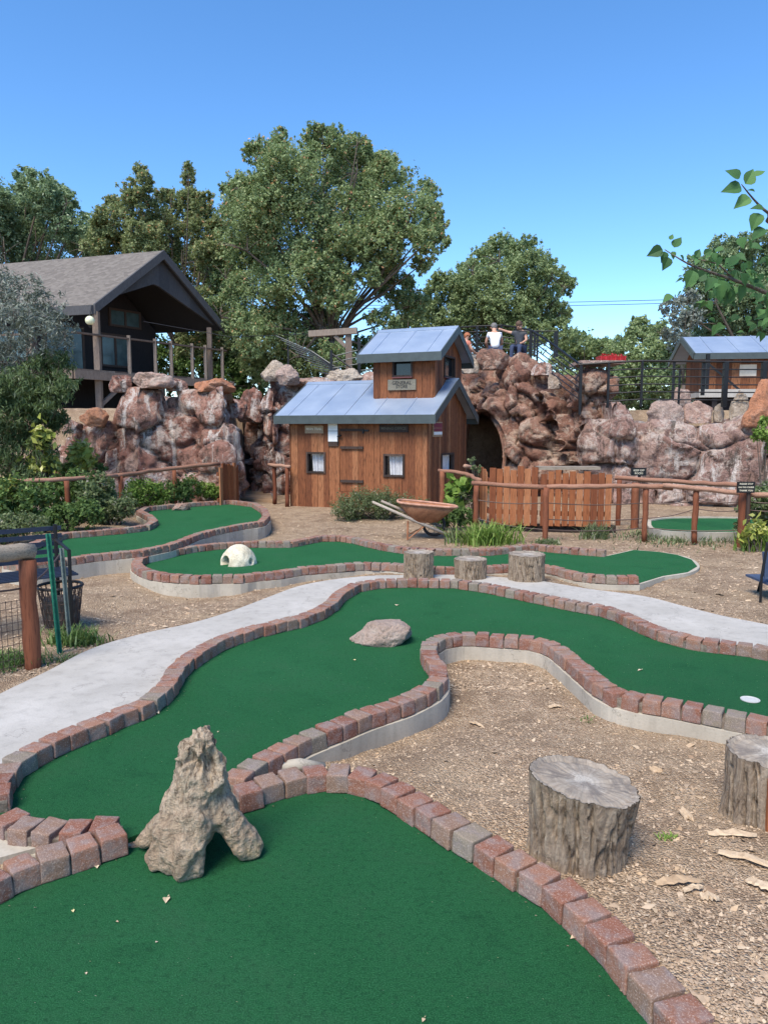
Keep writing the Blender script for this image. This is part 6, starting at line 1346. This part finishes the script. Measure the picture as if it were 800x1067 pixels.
for _ in range(200):
    f = random.random(); base_ = b1[1].lerp(b1[4], f**1.1); q_ = base_+Vector((random.uniform(-.06, .12), random.uniform(-.15, .25), random.uniform(-.10, .12)))
    bigleaf(lm, q_, (random.uniform(-1, 1), random.uniform(-.6, .6), random.uniform(-1, .2)), random.uniform(.028, .052), (random.uniform(-.5, .5), -.6, .8), random.uniform(.1, 1))
for _ in range(900):
    q_ = Vector((3.0, 3.6, 2.7))+Vector((random.gauss(0, .42), random.gauss(0, .5), random.gauss(0, .55)))
    if q_.x < .6*q_.y+.15: continue
    bigleaf(lm, q_, (random.uniform(-1, 1), random.uniform(-1, 1), random.uniform(-1, .3)), random.uniform(.05, .09), (random.uniform(-.5, .5), -.3, .9), random.uniform(0, 1))
lm.build('leaves', M['leaf_near'], nt)
# ================================================================ PEOPLE on the mound
def skinned(name, chain, edges, mat, parent, sub=2, root=0, off=Vector((0, 0, 0))):
    me = bpy.data.meshes.new(name); me.from_pydata([tuple(Vector(p[:3])) for p in chain], edges, [])
    o = bpy.data.objects.new('tmp', me); COL.objects.link(o); md = o.modifiers.new('skin', 'SKIN'); md.use_smooth_shade = True
    for i, v in enumerate(me.skin_vertices[0].data): r_ = chain[i][3]; v.radius = (r_ if len(chain[i]) < 5 else r_*chain[i][4], r_); v.use_root = (i == root)
    s2 = o.modifiers.new('sub', 'SUBSURF'); s2.levels = sub; s2.render_levels = sub
    dg = bpy.context.evaluated_depsgraph_get(); dg.update(); m2 = bpy.data.meshes.new_from_object(o.evaluated_get(dg)); bpy.data.objects.remove(o)
    m2.materials.clear(); m2.materials.append(mat); m2.name = name; o = bpy.data.objects.new(name, m2); COL.objects.link(o)
    if parent: o.parent = parent
    return o
def person(label, loc, yaw, J, shirt, trousers, hair, hairlen=.0, scale=1.0, sleeves=.55):
    """J: dict of joints in metres relative to the pelvis, x right, y facing, z up"""
    g_ = lambda k: Vector(J[k])
    names = ['pelvis', 'waist', 'chest', 'neck', 'head0', 'head1', 'shl', 'ell', 'wrl', 'hal', 'shr', 'elr', 'wrr', 'har', 'hil', 'knl', 'anl', 'tol', 'hir', 'knr', 'anr', 'tor']
    rad = dict(pelvis=.125, waist=.115, chest=.135, neck=.052, head0=.078, head1=.095, shl=.06, ell=.042, wrl=.03, hal=.038, shr=.06, elr=.042, wrr=.03, har=.038, hil=.085, knl=.058, anl=.040, tol=.035, hir=.085, knr=.058, anr=.040, tor=.035)
    E_ = [('pelvis', 'waist'), ('waist', 'chest'), ('chest', 'neck'), ('neck', 'head0'), ('head0', 'head1'), ('chest', 'shl'), ('shl', 'ell'), ('ell', 'wrl'), ('wrl', 'hal'), ('chest', 'shr'), ('shr', 'elr'), ('elr', 'wrr'), ('wrr', 'har'), ('pelvis', 'hil'), ('hil', 'knl'), ('knl', 'anl'), ('anl', 'tol'), ('pelvis', 'hir'), ('hir', 'knr'), ('knr', 'anr'), ('anr', 'tor')]
    ix = {n_: i for i, n_ in enumerate(names)}
    body = skinned('person', [(*g_(n_), rad[n_]) for n_ in names], [(ix[a], ix[b]) for a, b in E_], M['skin'], None)
    body.location = loc; body.rotation_euler = (0, 0, yaw); body.scale = (scale,)*3; tag(body, label, 'person', 'people on top of the rock mound')
    def cloth(nm, sel, extra, mat, grow=.014):
        L_ = [(n_, g_(n_), rad[n_]+grow) for n_ in sel]+[(k, p_, r_) for k, p_, r_ in extra[0]]; jx = {a[0]: i for i, a in enumerate(L_)}
        ee = [(jx[a], jx[b]) for a, b in E_ if a in jx and b in jx]+[(jx[a], jx[b]) for a, b in extra[1]]
        skinned(nm, [(*p_, r_) for _, p_, r_ in L_], ee, M[mat], body)
    sl = g_('shl').lerp(g_('ell'), sleeves); sr = g_('shr').lerp(g_('elr'), sleeves)
    cloth('shirt', ['pelvis', 'waist', 'chest', 'shl', 'shr'], ([('sl', sl, .066), ('sr', sr, .066)], [('shl', 'sl'), ('shr', 'sr')]), shirt, .02)
    cloth('trousers', ['pelvis', 'hil', 'knl', 'anl', 'hir', 'knr', 'anr'], ([], []), trousers, .016)
    # hair cap and face
    bm = bmesh.new(); bmesh.ops.create_icosphere(bm, subdivisions=3, radius=1); hd = g_('head0').lerp(g_('head1'), .75); up = (g_('head1')-g_('head0')).normalized()
    for v in list(bm.verts):
        if v.co.z < -.1-.5*max(0, -v.co.y) and v.co.y > -.2: bm.verts.remove(v)
    bmesh.ops.scale(bm, vec=(.100, .112, .112), verts=bm.verts)
    me = bpy.data.meshes.new('hair'); 
    q_ = Vector((0, 0, 1)).rotation_difference(up)
    for v in bm.verts: v.co = hd+q_@(v.co+Vector((0, -.012, .022)))+Vector((noise.noise(v.co*40), noise.noise(v.co*40+Vector((3, 0, 0))), 0))*.008
    bm.to_mesh(me); bm.free(); me.materials.append(M[hair]); o = bpy.data.objects.new('hair', me); COL.objects.link(o); o.parent = body
    fm = MB(); fw = q_@Vector((0, 1, 0)); rt_ = q_@Vector((1, 0, 0))
    ny_ = hd-up*.02+fw*.092; fm.tube([ny_+up*.02, ny_-up*.02+fw*.02], [.008, .014], n=6)
    for s1 in (-1, 1): e_ = hd+rt_*s1*.095-up*.02; fm.tube([e_+up*.025, e_-up*.025], [.012, .010], n=6)
    fm.build('face_features', M['skin'], None, smooth=True); fo = bpy.context.scene.collection.objects[-1]; fo.location = (0, 0, 0); fo.parent = body
    em = MB()
    for s1 in (-1, 1): e_ = hd+rt_*s1*.034+fw*.088+up*.0; em.tube([e_-rt_*.012, e_+rt_*.012], [.007, .007], n=6)
    mth = hd-up*.062+fw*.086; em.tube([mth-rt_*.02, mth+rt_*.02], [.005, .005], n=5)
    em.build('eyes_and_mouth', M['hairbrown'], None); fo = bpy.context.scene.collection.objects[-1]; fo.location = (0, 0, 0); fo.parent = body
    return body
def sitJ(lean=.1, al=None, ar=None, ht=(0, .05)):
    J = dict(pelvis=(0, 0, 0), waist=(0, lean*.35, .17), chest=(0, lean, .38), neck=(0, lean*1.25, .53), head0=(0, lean*1.3+ht[1]*.5, .61), head1=(0, lean*1.3+ht[1], .70),
             shl=(-.17, lean*1.05, .46), shr=(.17, lean*1.05, .46), hil=(-.09, .06, -.02), knl=(-.12, .42, .04), anl=(-.12, .46, -.36), tol=(-.12, .58, -.40), hir=(.09, .06, -.02), knr=(.12, .42, .04), anr=(.12, .46, -.36), tor=(.12, .58, -.40))
    J['ell'], J['wrl'], J['hal'] = al or ((-.24, lean+.08, .22), (-.16, lean+.26, .12), (-.14, lean+.33, .11)); J['elr'], J['wrr'], J['har'] = ar or ((.24, lean+.08, .22), (.16, lean+.26, .12), (.14, lean+.33, .11)); return J
PD = 18.9
q = Q(516, 364, PD); person('person in a white shirt and jeans sitting with their back turned on the mound top', q, R(0), sitJ(.22, ht=(0, .10)), 'shirtwhite', 'denim', 'hairgrey', scale=.86)
q = Q(542, 363, PD); person('person in a charcoal shirt leaning left with one arm raised on the mound top', q, R(150), sitJ(.08, ar=((.36, .10, .50), (.56, .22, .58), (.63, .26, .60)), ht=(.03, .08)), 'shirtgrey', 'denim', 'hairbrown', scale=.82)
q = Q(488, 372, PD-.2); person('ginger-haired person in coral reclining beside the tower roof on the mound', q, R(-70), sitJ(-.08, al=((-.25, .12, .30), (-.20, .32, .16), (-.18, .40, .13))), 'shirtcoral', 'khaki', 'hairblond', scale=.74)
# ================================================================ LITTER, CHIPS, PEBBLES
def onground(x, y):
    """mask of bare gravel"""
    m_ = np.ones(len(x), bool)
    for p_ in (polyA, polyB, polyC, polyE, polyG, polyP): m_ &= ~inside(x, y, p_)
    return m_
def scatter(name, n, region, size, mat, seed, flat=.35, label=None, edge=.07):
    r = np.random.default_rng(seed); x = r.uniform(region[0], region[1], n); yy = r.uniform(0, 1, n); y = region[2]+(region[3]-region[2])*yy**1.7
    m_ = onground(x, y) & onground(x+edge, y) & onground(x-edge, y) & onground(x, y+edge) & onground(x, y-edge) & (np.abs(x) < .56*y+.3); x, y = x[m_], y[m_]; n = len(x)
    z = ground_h(x, y)+vnoise(np.stack([x, y, x*0], 1), 1.2, 3, 3)*.02+vnoise(np.stack([x, y, x*0], 1), 9, 5, 2)*.009
    s_ = size*r.lognormal(0, .45, n)
    # irregular tetra-ish chips: 5 verts pyramid pair
    ang = r.uniform(0, 6.28, n); el = r.uniform(.35, 1, n); tl = r.normal(0, .25, (n, 2)); V = np.zeros((n, 5, 3))
    for k, (a_, b_) in enumerate(((1, 0), (.1, .8), (-1, .1), (-.1, -.8))):
        j = r.uniform(.7, 1.2, n); u, w = a_*j, b_*j*el; X_ = (np.cos(ang)*u-np.sin(ang)*w)*s_; Y_ = (np.sin(ang)*u+np.cos(ang)*w)*s_; V[:, k] = np.stack([x+X_, y+Y_, z+.001+(X_*tl[:, 0]+Y_*tl[:, 1])+flat*s_*.3], 1)
    V[:, 4] = np.stack([x, y, z+flat*s_*1.3+.001], 1)
    b = np.arange(n)[:, None]*5; F = np.concatenate([b+np.array([[i, (i+1) % 4, 4]]) for i in range(4)], 0); a_ = np.tile(r.uniform(0, 1, n), 4)
    o = npmesh(name, V.reshape(-1, 3), F, a_, mat); o['kind'] = 'stuff'; return o
scatter('pebbles', 110000, (-2, 3.4, 1.7, 6.5), .0040, M['litter'], 1)
scatter('pebbles', 90000, (-6, 6.5, 4.5, 15), .008, M['litter'], 2)
scatter('wood_chips', 4200, (-.4, 3.2, 1.9, 5.0), .009, M['chip'], 3, flat=.12)
scatter('wood_chips', 9000, (.3, 3.2, 1.7, 3.6), .0065, M['litter'], 6, flat=.12)
scatter('wood_chips', 1600, (-5, 6, 5, 13), .018, M['chip'], 4, flat=.12)
def chunk(px, py, lpx, wpx, ang, seed, label, thick=.006, mat='chip'):
    p = P(px, py, 0); p.z = gz(p.x, p.y)+.004; rr = random.Random(seed); sc = p.y/FPX*1.0; L = lpx*sc; W_ = wpx*sc*1.25; n = 9; c, s2 = math.cos(ang), math.sin(ang); V = []
    for k in range(n+1):
        f = k/n; w_ = W_*(.25+.75*math.sin(math.pi*min(1, max(0, f*.9+.08)))**.6)*rr.uniform(.75, 1.2)/2; x_ = (f-.5)*L; o_ = rr.uniform(-.12, .12)*W_
        for (yy, zz) in ((-w_+o_, 0), (w_+o_, 0), (w_*.8+o_, thick*rr.uniform(.6, 1.3)), (-w_*.8+o_, thick*rr.uniform(.8, 1.5))): V.append((p.x+x_*c-yy*s2, p.y+x_*s2+yy*c, p.z+zz+.012*math.sin(f*3)*rr.uniform(.5, 1)))
    mb = MB(); mb.mesh(V, [(k*4+i, k*4+(i+1) % 4, (k+1)*4+(i+1) % 4, (k+1)*4+i) for k in range(n) for i in range(4)]+[(3, 2, 1, 0), (n*4, n*4+1, n*4+2, n*4+3)], rr.uniform(.45, .95)); 
    for i in range(len(mb.a)): mb.a[i] = min(1, max(0, mb.a[i]+rr.uniform(-.12, .12)))
    return tag(mb.build('wood_chip', M[mat], base=p), label, 'wood chip', 'larger pieces of split wood on the gravel')
chunk(762, 878, 52, 10, R(-5), 1, 'flat tan slab of wood just below the log at the right edge')
chunk(778, 906, 60, 10, R(-32), 2, 'long pale splinter lying diagonally at the right edge, below the tan slab')
chunk(793, 935, 34, 12, R(-48), 3, 'short grey splinter at the right edge, lowest of the split wood')
chunk(706, 932, 54, 9, R(4), 4, 'frayed yellow splinter lying flat on the gravel right of the big log')
chunk(738, 950, 20, 11, R(-12), 5, 'small dark brown bark piece beside the frayed yellow splinter')
chunk(715, 848, 10, 22, R(0), 6, 'small upright pale chip halfway between the two sawn logs')
chunk(683, 797, 11, 12, R(20), 7, 'squarish pale chip behind the big log near the island wall')
chunk(578, 722, 14, 6, R(10), 8, 'pale chip near the inner curve of the island')
chunk(721, 940, 26, 7, R(14), 9, 'second yellow splinter beside the frayed one')
chunk(497, 737, 22, 3, R(-50), 10, 'thin twig-like splinter near the left wall of the island')
def fallen(px, py, s_, label, mat='fallen', z=ZT, a_=.5):
    p = P(px, py, z+.004); mb = MB(); bigleaf(mb, p, (random.uniform(-1, 1), random.uniform(-1, 1), .1), s_, (0, .1, 1), a_); mb.face([p+Vector((0, 0, .001)), p+Vector((s_*.3, s_*.1, .006)), p+Vector((s_*.1, s_*.35, .003))], a_)
    return tag(mb.build('fallen_leaf', M[mat], base=p), label, 'leaf', 'dry leaves and bits on the turf')
for px, py, s_, lab in ((174, 935, .030, 'cream curled leaf on the turf just below the driftwood stump'), (134, 883, .026, 'cream leaf against the front brick row left of the driftwood stump'), (101, 902, .020, 'small pale leaf on the front turf below the left bricks'), (76, 948, .013, 'tiny pale leaf on the turf near the left edge'), (38, 946, .011, 'tiny brown leaf nearest the left edge of the front turf'), (121, 960, .010, 'tiny rust-coloured leaf on the turf below the left bricks'), (162, 982, .009, 'tiny pale speck leaf low on the front turf'), (90, 1013, .009, 'grey speck leaf in the bottom left of the front turf'), (442, 1061, .013, 'tan leaf at the bottom edge of the front turf'), (646, 1032, .011, 'yellow leaf close to the right brick row on the front turf'), (161, 742, .045, 'pale leaf at the brick edging of the middle green beside the path'), (85, 774, .022, 'small pale leaf inside the brick edging at the left bend'), (668, 698, .030, 'pale speck on the middle turf left of the cup'), (413, 631, .045, 'small pale leaf on the far part of the middle turf'), (370, 688, .022, 'tiny pale speck on the middle turf below the lone rock'), (602, 975, .030, 'white flake against the right brick row of the front turf'), (228, 762, .012, 'tiny white speck on the middle turf above the driftwood stump')):
    fallen(px, py, s_, lab, a_=random.uniform(.1, 1))
r_ = np.random.default_rng(5); n = 900; x = r_.uniform(-1.6, 2.6, n); y = r_.uniform(1.8, 6.5, n); k = inside(x, y, polyA) | inside(x, y, polyB); x, y = x[k], y[k]; n = len(x)
s_ = r_.uniform(.0012, .0032, n); V = np.zeros((n, 4, 3))
for i, (a_, b_) in enumerate(((1, 0), (0, 1), (-1, 0), (0, -1))): V[:, i] = np.stack([x+a_*s_, y+b_*s_*.6, ZT+.0025+.001*i+0*x], 1)
# bits gathered along the inner foot of the brick rows
e_ = []
for row, sgn in ((aR, 1), (aL, -1), (bU, 1), (bN, 1)):
    for q_, a2, _ in resample(row, .035):
        if r_.random() < .45:
            for sg in (-1, 1):
                d2 = r_.uniform(.062, .10); e_.append((q_.x-math.sin(a2)*d2*sg, q_.y+math.cos(a2)*d2*sg))
e_ = np.array(e_); kk = inside(e_[:, 0], e_[:, 1], polyA) | inside(e_[:, 0], e_[:, 1], polyB); e_ = e_[kk & (e_[:, 1] < 7)]; m2 = len(e_); s2_ = r_.uniform(.0018, .0055, m2); V2 = np.zeros((m2, 4, 3))
for i, (a_, b_) in enumerate(((1, .2), (.2, .8), (-1, -.1), (0, -.7))): V2[:, i] = np.stack([e_[:, 0]+a_*s2_, e_[:, 1]+b_*s2_, ZT+.003+.0012*i+0*s2_], 1)
oo = npmesh('edge_litter', V2.reshape(-1, 3), np.arange(4*m2).reshape(-1, 4), r_.uniform(0, 1, m2), M['litter']); oo['kind'] = 'stuff'
o = npmesh('turf_specks', V.reshape(-1, 3), np.arange(4*n).reshape(-1, 4), r_.uniform(.4, 1, n), M['fallen']); o['kind'] = 'stuff'
